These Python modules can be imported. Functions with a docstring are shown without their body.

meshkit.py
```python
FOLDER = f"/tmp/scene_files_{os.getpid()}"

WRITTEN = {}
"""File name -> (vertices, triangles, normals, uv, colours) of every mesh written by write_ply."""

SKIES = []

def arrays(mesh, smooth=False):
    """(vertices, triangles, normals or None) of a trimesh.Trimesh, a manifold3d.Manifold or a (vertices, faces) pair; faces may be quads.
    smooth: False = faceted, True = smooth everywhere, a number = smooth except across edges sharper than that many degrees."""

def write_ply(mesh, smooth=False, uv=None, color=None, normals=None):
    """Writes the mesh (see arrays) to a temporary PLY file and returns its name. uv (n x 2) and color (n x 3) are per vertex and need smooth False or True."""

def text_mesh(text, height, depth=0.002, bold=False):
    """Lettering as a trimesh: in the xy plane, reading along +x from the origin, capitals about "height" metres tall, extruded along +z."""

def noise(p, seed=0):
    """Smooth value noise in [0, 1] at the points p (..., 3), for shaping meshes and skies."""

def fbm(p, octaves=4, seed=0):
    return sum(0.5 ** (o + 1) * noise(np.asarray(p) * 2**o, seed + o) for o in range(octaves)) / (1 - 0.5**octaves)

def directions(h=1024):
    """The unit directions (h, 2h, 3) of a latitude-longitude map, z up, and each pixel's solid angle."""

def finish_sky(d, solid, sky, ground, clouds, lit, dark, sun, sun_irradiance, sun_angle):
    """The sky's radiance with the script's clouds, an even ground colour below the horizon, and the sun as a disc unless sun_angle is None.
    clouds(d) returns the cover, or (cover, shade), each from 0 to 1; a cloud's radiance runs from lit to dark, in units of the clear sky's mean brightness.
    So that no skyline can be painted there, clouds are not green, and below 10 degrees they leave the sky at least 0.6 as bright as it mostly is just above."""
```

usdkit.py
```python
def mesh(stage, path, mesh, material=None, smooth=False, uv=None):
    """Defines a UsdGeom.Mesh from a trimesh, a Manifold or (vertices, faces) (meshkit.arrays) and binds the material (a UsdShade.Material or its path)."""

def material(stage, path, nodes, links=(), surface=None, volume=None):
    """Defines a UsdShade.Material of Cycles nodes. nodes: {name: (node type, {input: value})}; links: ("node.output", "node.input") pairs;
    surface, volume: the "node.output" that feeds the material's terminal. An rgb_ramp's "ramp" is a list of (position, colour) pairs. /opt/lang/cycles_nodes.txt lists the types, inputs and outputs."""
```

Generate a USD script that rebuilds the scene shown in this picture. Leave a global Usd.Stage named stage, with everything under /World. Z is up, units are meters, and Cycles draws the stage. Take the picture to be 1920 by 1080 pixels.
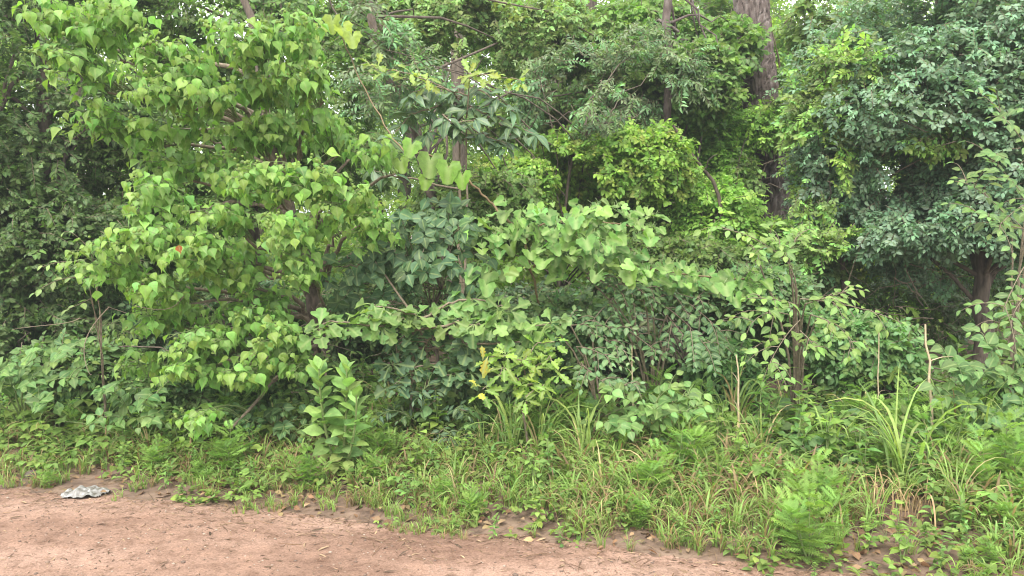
import math
import numpy as np
import usdkit
import meshkit
import trimesh
from scipy.spatial.transform import Rotation
from scipy.interpolate import CubicSpline
from pxr import Usd, UsdGeom, UsdLux, UsdShade, Gf, Sdf, Vt

stage = Usd.Stage.CreateInMemory()
UsdGeom.SetStageUpAxis(stage, 'Z')
UsdGeom.SetStageMetersPerUnit(stage, 1.0)
world = UsdGeom.Xform.Define(stage, '/World')
stage.SetDefaultPrim(world.GetPrim())
UsdGeom.Scope.Define(stage, '/World/Looks')

# ------------------------------------------------------------------ camera, sky, sun
FPX = 1507.0                      # focal length in pixels of a 1920 wide picture
CAM = np.array([0.0, 0.0, 1.45])
PITCH = math.atan(110 / FPX)      # looking slightly down
EXPOSURE = 1.82
cam = UsdGeom.Camera.Define(stage, '/World/camera')
cam.CreateHorizontalApertureAttr(36.0)
cam.CreateVerticalApertureAttr(36.0 * 9 / 16)
cam.CreateFocalLengthAttr(36.0 * FPX / 1920)
cam.CreateClippingRangeAttr(Gf.Vec2f(0.05, 2000))
cam.CreateExposureAttr(EXPOSURE)
cam.AddTranslateOp().Set(Gf.Vec3d(*CAM))
cam.AddRotateXOp().Set(90 - math.degrees(PITCH))

SUN_EL, SUN_ROT = math.radians(50), math.radians(195)   # high, behind the camera
sun_dir = np.array([math.sin(SUN_ROT) * math.cos(SUN_EL), math.cos(SUN_ROT) * math.cos(SUN_EL), math.sin(SUN_EL)])
dome = UsdLux.DomeLight.Define(stage, '/World/sky')
dome.GetPrim().SetCustomDataByKey('kind', 'structure')
sky_mat = usdkit.material(stage, '/World/Looks/sky', {
    'sky': ('sky_texture', {'sky_type': 'single_scattering', 'sun_disc': False, 'sun_elevation': SUN_EL, 'sun_rotation': SUN_ROT,
                            'air_density': 1.0, 'aerosol_density': 3.0, 'ozone_density': 1.0}),
    'tc': ('texture_coordinate', {}),
    'n': ('noise_texture', {'scale': 2.2, 'detail': 5, 'roughness': 0.55}),
    'r': ('rgb_ramp', {'ramp': [(0.25, (0.80, 0.80, 0.80)), (0.65, (1, 1, 1))]}),
    'rc': ('rgb_ramp', {'ramp': [(0.3, (9.2, 9.5, 9.9)), (0.7, (12.5, 12.6, 12.8))]}),
    'm': ('mix', {'mix_type': 'mix'}),
    'b': ('background_shader', {'strength': 0.085}),
}, [('tc.generated', 'n.vector'), ('n.fac', 'r.fac'), ('n.fac', 'rc.fac'), ('r.color', 'm.fac'), ('sky.color', 'm.color1'), ('rc.color', 'm.color2'), ('m.color', 'b.color')],
    surface='b.background')
UsdShade.MaterialBindingAPI.Apply(dome.GetPrim()).Bind(sky_mat)
sun = UsdLux.DistantLight.Define(stage, '/World/sun')
sun.CreateNormalizeAttr(True)
sun.CreateIntensityAttr(0.40)
sun.CreateAngleAttr(25.0)
sun.CreateColorAttr(Gf.Vec3f(1.0, 0.965, 0.90))
z = sun_dir
x_ = np.cross([0, 0, 1.0], z); x_ /= np.linalg.norm(x_)
y_ = np.cross(z, x_)
M = Gf.Matrix4d(*x_, 0, *y_, 0, *z, 0, 0, 0, 20, 1)
sun.AddTransformOp().Set(M)

# ------------------------------------------------------------------ helpers
cp, sp = math.cos(PITCH), math.sin(PITCH)


def ray(px, py):
    a, b = (np.asarray(px, float) - 960) / FPX, -(np.asarray(py, float) - 540) / FPX
    return np.stack([a, cp + b * sp, -sp + b * cp], -1)


def at(px, py, Y):
    """The point at distance Y in front of the road side that stands at this place of the picture."""
    d = ray(px, py)
    return CAM + d * (np.asarray(Y, float) / d[..., 1])[..., None]


def floor_at(px, py, z=0.0):
    d = ray(px, py)
    return CAM + d * ((z - CAM[2]) / d[..., 2])[..., None]


def nrm(v):
    v = np.asarray(v, float)
    return v / np.maximum(np.linalg.norm(v, axis=-1, keepdims=True), 1e-9)


counts = {}


def numbered(path):
    k = counts.get(path, 0)
    counts[path] = k + 1
    return path if k == 0 else f'{path}_{k:03d}'


def mesh_prim(path, V, F, mat, col=None, N=None, st=None):
    m = UsdGeom.Mesh.Define(stage, path)
    V = np.asarray(V, np.float32)
    F = np.asarray(F, np.int32)
    if len(np.unique(F)) < len(V):                 # no loose points
        use, F = np.unique(F, return_inverse=True)
        F = F.reshape(-1, 3).astype(np.int32)
        V = V[use]
        col, N, st = (None if q is None else np.asarray(q)[use] for q in (col, N, st))
    m.CreatePointsAttr(Vt.Vec3fArray.FromNumpy(V))
    m.CreateFaceVertexCountsAttr(Vt.IntArray.FromNumpy(np.full(len(F), F.shape[1], np.int32)))
    m.CreateFaceVertexIndicesAttr(Vt.IntArray.FromNumpy(np.ascontiguousarray(F.ravel())))
    m.CreateSubdivisionSchemeAttr('none')
    m.CreateDoubleSidedAttr(True)
    if N is not None:
        m.CreateNormalsAttr(Vt.Vec3fArray.FromNumpy(np.asarray(N, np.float32)))
        m.SetNormalsInterpolation('vertex')
    api = UsdGeom.PrimvarsAPI(m)
    if col is not None:
        api.CreatePrimvar('tint', Sdf.ValueTypeNames.Color3fArray, 'vertex').Set(Vt.Vec3fArray.FromNumpy(np.asarray(col, np.float32)))
    if st is not None:
        api.CreatePrimvar('st', Sdf.ValueTypeNames.TexCoord2fArray, 'vertex').Set(Vt.Vec2fArray.FromNumpy(np.asarray(st, np.float32)))
    UsdShade.MaterialBindingAPI.Apply(m.GetPrim()).Bind(mat)
    return m


def tag(prim, label=None, category=None, group=None, kind=None):
    for k, v in (('label', label), ('category', category), ('group', group), ('kind', kind)):
        if v:
            prim.SetCustomDataByKey(k, v)


class Thing:
    """One thing of the scene: an Xform at its base; its parts are children in local coordinates."""

    def __init__(self, name, label, category, loc=(0, 0, 0), rot=0.0, scale=1.0, group=None, kind=None):
        self.loc = np.asarray(loc, float)
        self.path = numbered('/World/' + name)
        self.name = name
        x = UsdGeom.Xform.Define(stage, self.path)
        self.ops = (x.AddTranslateOp(), x.AddRotateZOp(), x.AddScaleOp())
        self.put(loc, rot, scale)
        tag(x.GetPrim(), label, category, group, kind)
        self.n = {}

    def put(self, loc, rot, scale):
        self.ops[0].Set(Gf.Vec3d(*map(float, loc)))
        self.ops[1].Set(float(rot))
        self.ops[2].Set(Gf.Vec3f(*([float(scale)] * 3)))

    def part(self, name, V, F, mat, col=None, N=None, st=None, kind=None, label=None, world=True, parent=None):
        p = numbered(f'{parent or self.path}/{name}')
        m = mesh_prim(p, (V - self.loc) if world else V, F, mat, col, N, st)
        tag(m.GetPrim(), label, None, None, kind)
        return p


def copy_of(src, label, category, loc, rot, scale, group):
    p = numbered('/World/' + src.name)
    x = UsdGeom.Xform.Define(stage, p)
    x.GetPrim().GetReferences().AddInternalReference(src.path)
    x.ClearXformOpOrder()
    x.AddTranslateOp().Set(Gf.Vec3d(*map(float, loc)))
    x.AddRotateZOp().Set(float(rot))
    x.AddScaleOp().Set(Gf.Vec3f(*([float(scale)] * 3)))
    x.GetPrim().SetInstanceable(True)
    tag(x.GetPrim(), label, category, group)


def tube(P, R, sides=6, cap=True):
    P = np.asarray(P, float)
    R = np.broadcast_to(np.asarray(R, float), (len(P),))
    T = nrm(np.gradient(P, axis=0))
    ref = np.array([0.31, 0.95, 0.05]) if abs(T[:, 2]).mean() > 0.6 else np.array([0.05, 0.1, 1.0])
    A = nrm(np.cross(T, ref))
    B = np.cross(T, A)
    a = np.arange(sides) * 2 * np.pi / sides
    V = P[:, None] + R[:, None, None] * (np.cos(a)[None, :, None] * A[:, None] + np.sin(a)[None, :, None] * B[:, None])
    N = nrm(V - P[:, None]).reshape(-1, 3)
    i, j = np.meshgrid(np.arange(len(P) - 1), np.arange(sides), indexing='ij')
    q = np.stack([i * sides + j, i * sides + (j + 1) % sides, (i + 1) * sides + (j + 1) % sides, (i + 1) * sides + j], -1).reshape(-1, 4)
    F = np.vstack([q[:, [0, 1, 2]], q[:, [0, 2, 3]]])
    return V.reshape(-1, 3), F, N


def bez(a, b, c, n=7):
    t = np.linspace(0, 1, n)[:, None]
    return (1 - t) ** 2 * a + 2 * t * (1 - t) * b + t * t * c


def wob(P, amp, rng):
    """A path with small natural kinks, its ends kept."""
    P = np.array(P)
    P[1:-1] += rng.normal(0, amp, (len(P) - 2, 3))
    return P


class Acc:
    """Collects leaves and twigs; joined() makes one mesh of them."""

    def __init__(self):
        self.V, self.F, self.N, self.C, self.S, self.n = [], [], [], [], [], 0

    def add(self, V, F, N, C, S=None):
        self.V.append(V); self.F.append(np.asarray(F) + self.n); self.N.append(N)
        self.C.append(np.broadcast_to(C, V.shape)); self.S.append(np.zeros((len(V), 2)) + [0.5, 0] if S is None else S)
        self.n += len(V)

    def joined(self):
        return np.vstack(self.V), np.vstack(self.F), np.vstack(self.N), np.vstack(self.C), np.vstack(self.S)

    def leaves(self, tmpl, pos, axis, normal, scale, col):
        if len(pos):
            V, N = put_leaves(tmpl, pos, axis, normal, scale)
            k, n = V.shape[:2]
            F = (tmpl['F'][None] + (np.arange(k) * n)[:, None, None]).reshape(-1, 3)
            self.add(V.reshape(-1, 3), F, N.reshape(-1, 3), np.repeat(col, n, 0), np.tile(tmpl['S'], (k, 1)))

    def to(self, thing, name, mat, kind=None, label=None, world=True, parent=None):
        if self.V:
            V, F, N, C, S = self.joined()
            return thing.part(name, V, F, mat, C, N, S, kind, label, world, parent)


def put_leaves(tmpl, pos, axis, normal, scale):
    t = nrm(axis)
    b = nrm(np.cross(t, normal))
    n = np.cross(b, t)
    R = np.stack([b, t, n], 1)                       # k,3(local axis),3
    s = np.broadcast_to(np.asarray(scale, float), (len(pos),))
    V = np.einsum('nl,klx->knx', tmpl['V'], R) * s[:, None, None] + pos[:, None]
    N = np.einsum('nl,klx->knx', tmpl['N'], R)
    return V, N


def vnormals(V, F):
    N = np.zeros_like(V)
    f = np.cross(V[F[:, 1]] - V[F[:, 0]], V[F[:, 2]] - V[F[:, 0]])
    for k in range(3):
        np.add.at(N, F[:, k], f)
    return nrm(N)


def face_up(V, F):
    """The triangles wound so that the surface faces up."""
    return F if vnormals(V, F)[:, 2].mean() > 0 else F[:, ::-1].copy()


def blade_leaf(profile, fold=0.25, droop=0.25, twist=0.0, wave=0.0, curl=0.0):
    """A leaf along +y with its face up (+z). profile: (t, half width) pairs, or (t, left, right)."""
    V, S = [], []
    for q in profile:
        t, wl, wr = q[0], q[1], q[-1]
        zc = -droop * t * t
        a = twist * t
        for s, w in ((-1, wl), (0, 0), (1, wr)):
            zz = zc + fold * abs(s) * w - curl * w * w + wave * w * math.sin(9 * t + 1.7 * s)
            V.append([s * w * math.cos(a), t * (1 - 0.12 * droop * t), zz + s * w * math.sin(a)])
            S.append([0.5 + 0.5 * s, t])
    V = np.array(V)
    F = []
    for i in range(len(profile) - 1):
        o, p = 3 * i, 3 * i + 3
        F += [[o, o + 1, p + 1], [o, p + 1, p], [o + 1, o + 2, p + 2], [o + 1, p + 2, p + 1]]
    # drop triangles without area at base and tip
    F = np.array(F)
    area = np.linalg.norm(np.cross(V[F[:, 1]] - V[F[:, 0]], V[F[:, 2]] - V[F[:, 0]]), axis=1)
    F = face_up(V, F[area > 1e-6])
    return dict(V=V, F=F, N=vnormals(V, F), S=np.array(S))


def cheap_leaf(w=0.26, fold=0.25, droop=0.2):
    return blade_leaf([(0, 0.0), (0.32, w), (0.68, w * 0.8), (1, 0.0)], fold, droop)


def lobed_leaf(r, n_in=0.5, cup=0.18, droop=0.2, base=0.22):
    """A broad leaf round its petiole: r gives the radius towards each of its outline angles (0 = tip, both ways)."""
    k = len(r)
    th = np.linspace(-1, 1, k) * math.radians(158)
    out = np.stack([np.sin(th) * r, base + np.cos(th) * r, np.zeros(k)], 1)
    inn = out * n_in + np.array([0, base * (1 - n_in), 0])
    V = np.vstack([[[0, base, 0]], inn, out])
    d = np.linalg.norm(V[:, :2] - [0, base], axis=1)
    V[:, 2] = cup * d * np.abs(np.sin(np.arctan2(V[:, 0], V[:, 1] - base))) - droop * np.clip(V[:, 1], 0, 2) ** 2 + 0.03 * np.sin(V[:, 0] * 14)
    F = []
    for i in range(k - 1):
        F += [[0, 1 + i + 1, 1 + i], [1 + i, 1 + i + 1, 1 + k + i + 1], [1 + i, 1 + k + i + 1, 1 + k + i]]
    F = face_up(V, np.array(F))
    S = np.stack([0.5 + 0.5 * np.clip(V[:, 0], -1, 1), np.clip(V[:, 1], 0, 1)], 1)
    return dict(V=V, F=F, N=vnormals(V, F), S=S)


# leaf kinds
HEART = [blade_leaf([(0, .03), (.06, .17), (.2, .34), (.35, .40), (.5, .31), (.63, .17), (.76, .07), (1, 0)], f, d, tw, .07) for f, d, tw in ((.22, .35, .2), (.5, .15, -.25), (.1, .6, .35), (.35, .8, -.2), (.6, .4, .1))]
def fan_leaf(half, centre, fold, droop, twist, skew=0.0):
    """A leaf of any outline (half: points from base to tip on the right side), fanned round a point of its midrib, creased along it."""
    h = np.array(half, float)
    left = h * [-1, 1] * [1 + skew, 1]
    ring = np.vstack([h, left[::-1][1:-1] if h[0, 0] == 0 else left[::-1][1:]])
    ring = ring[np.concatenate([[True], np.linalg.norm(np.diff(ring, axis=0), axis=1) > 1e-6])]
    V = np.vstack([[[0, centre], [0, centre * .45]], ring])
    z_ = fold * abs(V[:, 0]) - droop * V[:, 1] ** 2 + .04 * np.sin(V[:, 0] * 11 + V[:, 1] * 7)
    tw = twist * V[:, 1]
    V = np.stack([V[:, 0] * np.cos(tw), V[:, 1] * (1 - .1 * droop * V[:, 1]), z_ + V[:, 0] * np.sin(tw)], 1)
    k = len(ring)
    F = []
    for i in range(k):
        o, p = 2 + i, 2 + (i + 1) % k
        lo = min(ring[i, 1], ring[(i + 1) % k, 1]) < centre * .3
        F.append([1 if lo else 0, o, p])
    kk = [i for i in range(k) if (min(ring[i, 1], ring[(i + 1) % k, 1]) < centre * .3) != (min(ring[i - 1, 1], ring[i, 1]) < centre * .3)]
    F += [[0, 1, 2 + i] for i in kk]
    F = np.array(F)
    up = np.cross(V[F[:, 1]] - V[F[:, 0]], V[F[:, 2]] - V[F[:, 0]])[:, 2]
    F[up < 0] = F[up < 0][:, ::-1]
    S = np.stack([.5 + .5 * np.sign(V[:, 0]) * np.clip(abs(V[:, 0]) / .4, 0, 1), np.clip(V[:, 1], 0, 1)], 1)
    return dict(V=V, F=F, N=vnormals(V, F), S=S)


OAK_HALF = [(.015, 0), (.05, .28), (.12, .50), (.26, .57), (.38, .63), (.43, .71), (.40, .78), (.29, .81), (.23, .84), (.25, .92), (.20, 1.0), (.10, 1.035), (0, 1.0)]
OAK = [fan_leaf(np.array(OAK_HALF) * [m, 1], .68, f, d, tw, sk) for m, f, d, tw, sk in ((1, .2, .3, .1, 0), (.9, .4, .1, -.2, .15), (1.1, .1, .5, .25, -.15), (.8, .5, .35, .1, .1))]
NARROW_HALF = [(.012, 0), (.05, .22), (.17, .36), (.15, .42), (.09, .45), (.22, .60), (.21, .66), (.12, .68), (.20, .82), (.14, .88), (.06, .90), (0, 1.03)]
OAK_NARROW = [fan_leaf(NARROW_HALF, .55, f, d, tw, sk) for f, d, tw, sk in ((.25, .3, .15, 0), (.45, .1, -.25, .2), (.1, .5, .2, -.15))]
_th = np.linspace(-1, 1, 19)
GRAPE = []
for s in range(3):
    g = np.random.default_rng(50 + s)
    r = .50 + .085 * np.cos(_th * 3.14 * 3.0) * (1 - .3 * abs(_th)) + .22 * (1 - abs(_th)) ** 2.2 + .04 * (-1) ** np.arange(19) + g.normal(0, .012, 19)
    r[[0, -1]] = .36
    GRAPE.append(lobed_leaf(r, .55, .1 + .12 * s, .12 + .12 * s, .28))
OVAL = [blade_leaf([(0, .01), (.12, .14), (.32, .26), (.55, .27), (.78, .16), (.92, .05), (1, 0)], f, d, tw, .04) for f, d, tw in ((.25, .2, .1), (.4, .1, -.15), (.15, .4, .2))]
OVATE = [blade_leaf([(0, .02), (.1, .22), (.28, .36), (.5, .34), (.72, .2), (.88, .07), (1, 0)], f, d, tw, .05) for f, d, tw in ((.2, .3, .1), (.35, .2, -.15))]
LANCE = [blade_leaf([(0, .015), (.15, .08), (.35, .17), (.58, .19), (.8, .1), (1, 0)], f, d, tw, .06) for f, d, tw in ((.3, .3, .1), (.4, .5, -.2), (.2, .15, .2))]
THIN = [blade_leaf([(0, .01), (.3, .07), (.6, .07), (1, 0)], .3, d) for d in (.2, .5)]
FAR_A, FAR_B, FAR_C = cheap_leaf(.27, .3, .2), cheap_leaf(.36, .15, .35), cheap_leaf(.18, .3, .3)
FAR_4 = blade_leaf([(0, 0), (.45, .3), (1, 0)], .3, .25)


def frond(seed):
    """A finely divided fern-like leaf, 1 long: side leaflets in pairs, each with its own lobes."""
    g = np.random.default_rng(seed)
    V, F = [], []

    def dia(b, d, w, up):
        d3 = np.array(d); s3 = np.array([-d3[1], d3[0], 0]); s3 = s3 / np.linalg.norm(s3)
        o = len(V)
        V.extend([b, b + d3 * .5 + s3 * w + [0, 0, up], b + d3, b + d3 * .5 - s3 * w + [0, 0, up]])
        F.extend([[o, o + 3, o + 2], [o, o + 2, o + 1]])
    for k in range(6):
        t = .18 + .135 * k
        ln = (.42 * math.sin(math.pi * (0.18 + .75 * (1 - t))) + .05)
        zb = -.28 * t * t
        for s in (-1, 1):
            b = np.array([0, t, zb])
            d = np.array([s * ln * .82, ln * .58, -.05 + g.normal(0, .03)])
            dia(b, d, .030, .015)
            for q, m in ((.35, .5), (.62, .4)):
                bb = b + d * q
                for s2 in (-1, 1):
                    a = math.atan2(d[1], d[0]) + s2 * .75
                    dia(bb, np.array([math.cos(a), math.sin(a), -.04]) * ln * m, .021, .01)
    dia(np.array([0, .94, -.25]), np.array([0, .14, -.05]), .03, .01)
    dia(np.array([0, 0., 0]), np.array([0, .96, -.26]), .012, .03)
    V, F = np.array(V), np.array(F)
    F = face_up(V, F)
    return dict(V=V, F=F, N=vnormals(V, F), S=np.zeros((len(V), 2)) + [.2, .5])


FROND = [frond(s) for s in range(3)]


# ------------------------------------------------------------------ materials
def leaf_material(name, rough=0.42, spec=0.5, trans=0.32, bump=0.25, vein=0.5, warm=(1.12, 1.25, 0.55)):
    """Leaf: gloss over a coloured blade, light shining through it, paler midrib, mottled."""
    return usdkit.material(stage, f'/World/Looks/{name}', {
        'a': ('attribute', {'attribute': 'tint'}), 'uv': ('attribute', {'attribute': 'st'}),
        'oi': ('object_info', {}), 'g': ('geometry', {}),
        'n': ('noise_texture', {'scale': 26.0, 'detail': 3}),
        'nr': ('map_range', {'from_min': 0.3, 'from_max': 0.7, 'to_min': 0.78, 'to_max': 1.2}),
        'or': ('map_range', {'from_min': 0.0, 'from_max': 1.0, 'to_min': 0.488, 'to_max': 0.508}),
        'h': ('hsv', {'saturation': 1.0, 'value': 1.0, 'fac': 1.0}),
        'r1': ('math', {'math_type': 'multiply', 'value2': 13.7}), 'r2': ('math', {'math_type': 'fraction'}),
        'r3': ('map_range', {'from_min': 0.0, 'from_max': 1.0, 'to_min': 0.78, 'to_max': 1.18}), 'r4': ('math', {'math_type': 'multiply'}),
        'sx': ('separate_xyz', {}),
        'd': ('math', {'math_type': 'subtract', 'value2': 0.5}), 'ab': ('math', {'math_type': 'absolute'}),
        'vm': ('map_range', {'from_min': 0.02, 'from_max': 0.10, 'to_min': vein, 'to_max': 0.0, 'clamp': True}),
        'vc': ('mix', {'mix_type': 'mix', 'color2': (0.30, 0.38, 0.14)}),
        'tc': ('mix', {'mix_type': 'multiply', 'fac': 1.0, 'color2': warm}),
        'bn': ('noise_texture', {'scale': 90.0, 'detail': 2}),
        'b': ('bump', {'strength': bump, 'distance': 0.004}),
        'p': ('principled_bsdf', {'roughness': rough, 'specular_ior_level': spec}),
        't': ('translucent_bsdf', {}),
        'mx': ('mix_closure', {'fac': trans}),
    }, [('g.position', 'n.vector'), ('g.position', 'bn.vector'), ('n.fac', 'nr.value'), ('oi.random', 'or.value'), ('or.result', 'h.hue'), ('oi.random', 'r1.value1'), ('r1.value', 'r2.value1'), ('r2.value', 'r3.value'), ('r3.result', 'r4.value1'), ('nr.result', 'r4.value2'), ('r4.value', 'h.value'), ('a.color', 'h.color'),
        ('uv.vector', 'sx.vector'), ('sx.x', 'd.value1'), ('d.value', 'ab.value1'), ('ab.value', 'vm.value'), ('vm.result', 'vc.fac'), ('h.color', 'vc.color1'),
        ('vc.color', 'p.base_color'), ('h.color', 'tc.color1'), ('tc.color', 't.color'), ('bn.fac', 'b.height'), ('b.normal', 'p.normal'),
        ('p.BSDF', 'mx.closure1'), ('t.BSDF', 'mx.closure2')], surface='mx.closure')


def plain_material(name, c1, c2, scale=12.0, rough=0.85, bump=0.5, stretch=(1, 1, 1), dist=0.01, c3=None):
    ramp = [(0.3, c1), (0.7, c2)] if c3 is None else [(0.28, c1), (0.5, c2), (0.72, c3)]
    return usdkit.material(stage, f'/World/Looks/{name}', {
        'g': ('geometry', {}), 'mp': ('mapping', {'scale': stretch}),
        'n': ('noise_texture', {'scale': scale, 'detail': 6, 'roughness': 0.62}),
        'r': ('rgb_ramp', {'ramp': ramp}),
        'b': ('bump', {'strength': bump, 'distance': dist}),
        'p': ('principled_bsdf', {'roughness': rough, 'specular_ior_level': 0.3}),
    }, [('g.position', 'mp.vector'), ('mp.vector', 'n.vector'), ('n.fac', 'r.fac'), ('r.color', 'p.base_color'), ('n.fac', 'b.height'), ('b.normal', 'p.normal')], surface='p.BSDF')


LEAF = leaf_material('leaf_soft', 0.5, 0.32, 0.42, vein=.6)
GLOSSY = leaf_material('leaf_glossy', 0.42, 0.42, 0.32)
HERB = leaf_material('leaf_herb', 0.65, 0.25, 0.42, vein=0.25)
DRY = leaf_material('leaf_dry', 0.8, 0.2, 0.15, vein=0.1, warm=(1.2, 1.0, 0.7))
BARK = plain_material('bark_dark', (0.045, 0.035, 0.026), (0.16, 0.125, 0.095), 30, 0.9, 0.8, (1, 1, 0.25))
TWIG = plain_material('bark_twig', (0.10, 0.078, 0.05), (0.25, 0.20, 0.14), 40, 0.85, 0.4)
STEM = plain_material('green_stem', (0.10, 0.14, 0.045), (0.19, 0.24, 0.09), 20, 0.6, 0.2)
REDSTEM = plain_material('brown_stem', (0.11, 0.07, 0.04), (0.20, 0.15, 0.07), 20, 0.65, 0.2)
PINE = plain_material('pine_bark', (0.05, 0.036, 0.03), (0.115, 0.088, 0.077), 22, 0.92, 0.9, (1, 1, 0.35), 0.02, (0.20, 0.17, 0.155))
STRAW = plain_material('dry_stalk', (0.33, 0.25, 0.14), (0.52, 0.43, 0.29), 30, 0.8, 0.3)
STONE = plain_material('stone', (0.06, 0.045, 0.038), (0.13, 0.105, 0.085), 25, 0.9, 0.6)

ROAD = usdkit.material(stage, '/World/Looks/dirt_road', {
    'g': ('geometry', {}),
    'mp': ('mapping', {'scale': (0.45, 1.5, 1)}),
    'big': ('noise_texture', {'scale': 1.6, 'detail': 5, 'roughness': 0.6}),
    'mid': ('noise_texture', {'scale': 14.0, 'detail': 6, 'roughness': 0.7}),
    'fine': ('noise_texture', {'scale': 95.0, 'detail': 5, 'roughness': 0.8}),
    'rb': ('rgb_ramp', {'ramp': [(0.3, (0.18, 0.107, 0.075)), (0.5, (0.26, 0.162, 0.117)), (0.72, (0.335, 0.22, 0.165))]}),
    'rm': ('rgb_ramp', {'ramp': [(0.30, (0.60, 0.56, 0.52)), (0.5, (0.98, 0.98, 0.98)), (0.72, (1.2, 1.18, 1.15))]}),
    'rf': ('rgb_ramp', {'ramp': [(0.33, (0.40, 0.38, 0.36)), (0.47, (0.95, 0.94, 0.93)), (0.56, (1.05, 1.05, 1.05)), (0.68, (1.6, 1.58, 1.55))]}),
    'm1': ('mix', {'mix_type': 'multiply', 'fac': 1.0}), 'm2': ('mix', {'mix_type': 'multiply', 'fac': 0.85}),
    'ad': ('math', {'math_type': 'multiply_add', 'value2': 0.6}),
    'b': ('bump', {'strength': 0.9, 'distance': 0.012}),
    'p': ('principled_bsdf', {'roughness': 0.95, 'specular_ior_level': 0.15}),
}, [('g.position', 'mp.vector'), ('mp.vector', 'big.vector'), ('g.position', 'mid.vector'), ('g.position', 'fine.vector'), ('big.fac', 'rb.fac'), ('mid.fac', 'rm.fac'), ('fine.fac', 'rf.fac'),
    ('rb.color', 'm1.color1'), ('rm.color', 'm1.color2'), ('m1.color', 'm2.color1'), ('rf.color', 'm2.color2'), ('fine.fac', 'ad.value1'), ('mid.fac', 'ad.value3'), ('ad.value', 'b.height'), ('b.normal', 'p.normal'), ('m2.color', 'p.base_color')], surface='p.BSDF')
SOIL = plain_material('forest_soil', (0.07, 0.046, 0.033), (0.145, 0.096, 0.067), 9, 0.95, 0.8, (1, 1, 1), 0.02, (0.21, 0.145, 0.10))

# ------------------------------------------------------------------ ground and road
EDGE_PX = [(-500, 880), (-200, 897), (0, 912), (200, 925), (350, 940), (560, 962), (800, 992), (1000, 1014), (1200, 1042), (1400, 1064), (1600, 1082), (1900, 1105), (2300, 1125)]
_e = np.array([floor_at(a, b) for a, b in EDGE_PX])


def edge_y(x):
    x = np.asarray(x, float)
    y = np.interp(x, _e[:, 0], _e[:, 1])
    y = np.where(x < _e[0, 0], _e[0, 1] - 0.15 * (x - _e[0, 0]), y)
    return np.where(x > _e[-1, 0], _e[-1, 1] - 0.1 * (x - _e[-1, 0]), y)


def land(x, y):
    """Height of the ground: flat by the road, a low bank under the thicket, rough soil."""
    x, y = np.broadcast_arrays(np.asarray(x, float), np.asarray(y, float))
    p = np.stack([x * 1.3, y * 1.3, 0 * x], -1)
    d = y - edge_y(x)
    rough = (meshkit.fbm(p * 1.0, 3, 3) - .5) * .10 + (meshkit.fbm(p * 7, 3, 5) - .5) * .035
    return np.clip(d, 0, 1) * rough + 0.05 * np.clip(d, 0, 1) + 0.10 * np.clip((d - 1.0) / 6, 0, 1) ** 1.5


def grid(xs, ys, zfun):
    X, Y = np.meshgrid(xs, ys, indexing='xy')
    Z = zfun(X, Y)
    V = np.stack([X, Y, Z], -1).reshape(-1, 3)
    nx, ny = len(xs), len(ys)
    i, j = np.meshgrid(np.arange(ny - 1), np.arange(nx - 1), indexing='ij')
    a = i * nx + j
    F = np.stack([a, a + 1, a + nx + 1, a + nx], -1).reshape(-1, 4)
    V2 = V
    F3 = np.vstack([F[:, [0, 1, 2]], F[:, [0, 2, 3]]])
    N = np.zeros_like(V)
    fn = np.cross(V[F3[:, 1]] - V[F3[:, 0]], V[F3[:, 2]] - V[F3[:, 0]])
    for k in range(3):
        np.add.at(N, F3[:, k], fn)
    return V2, F3, nrm(N)


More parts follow.
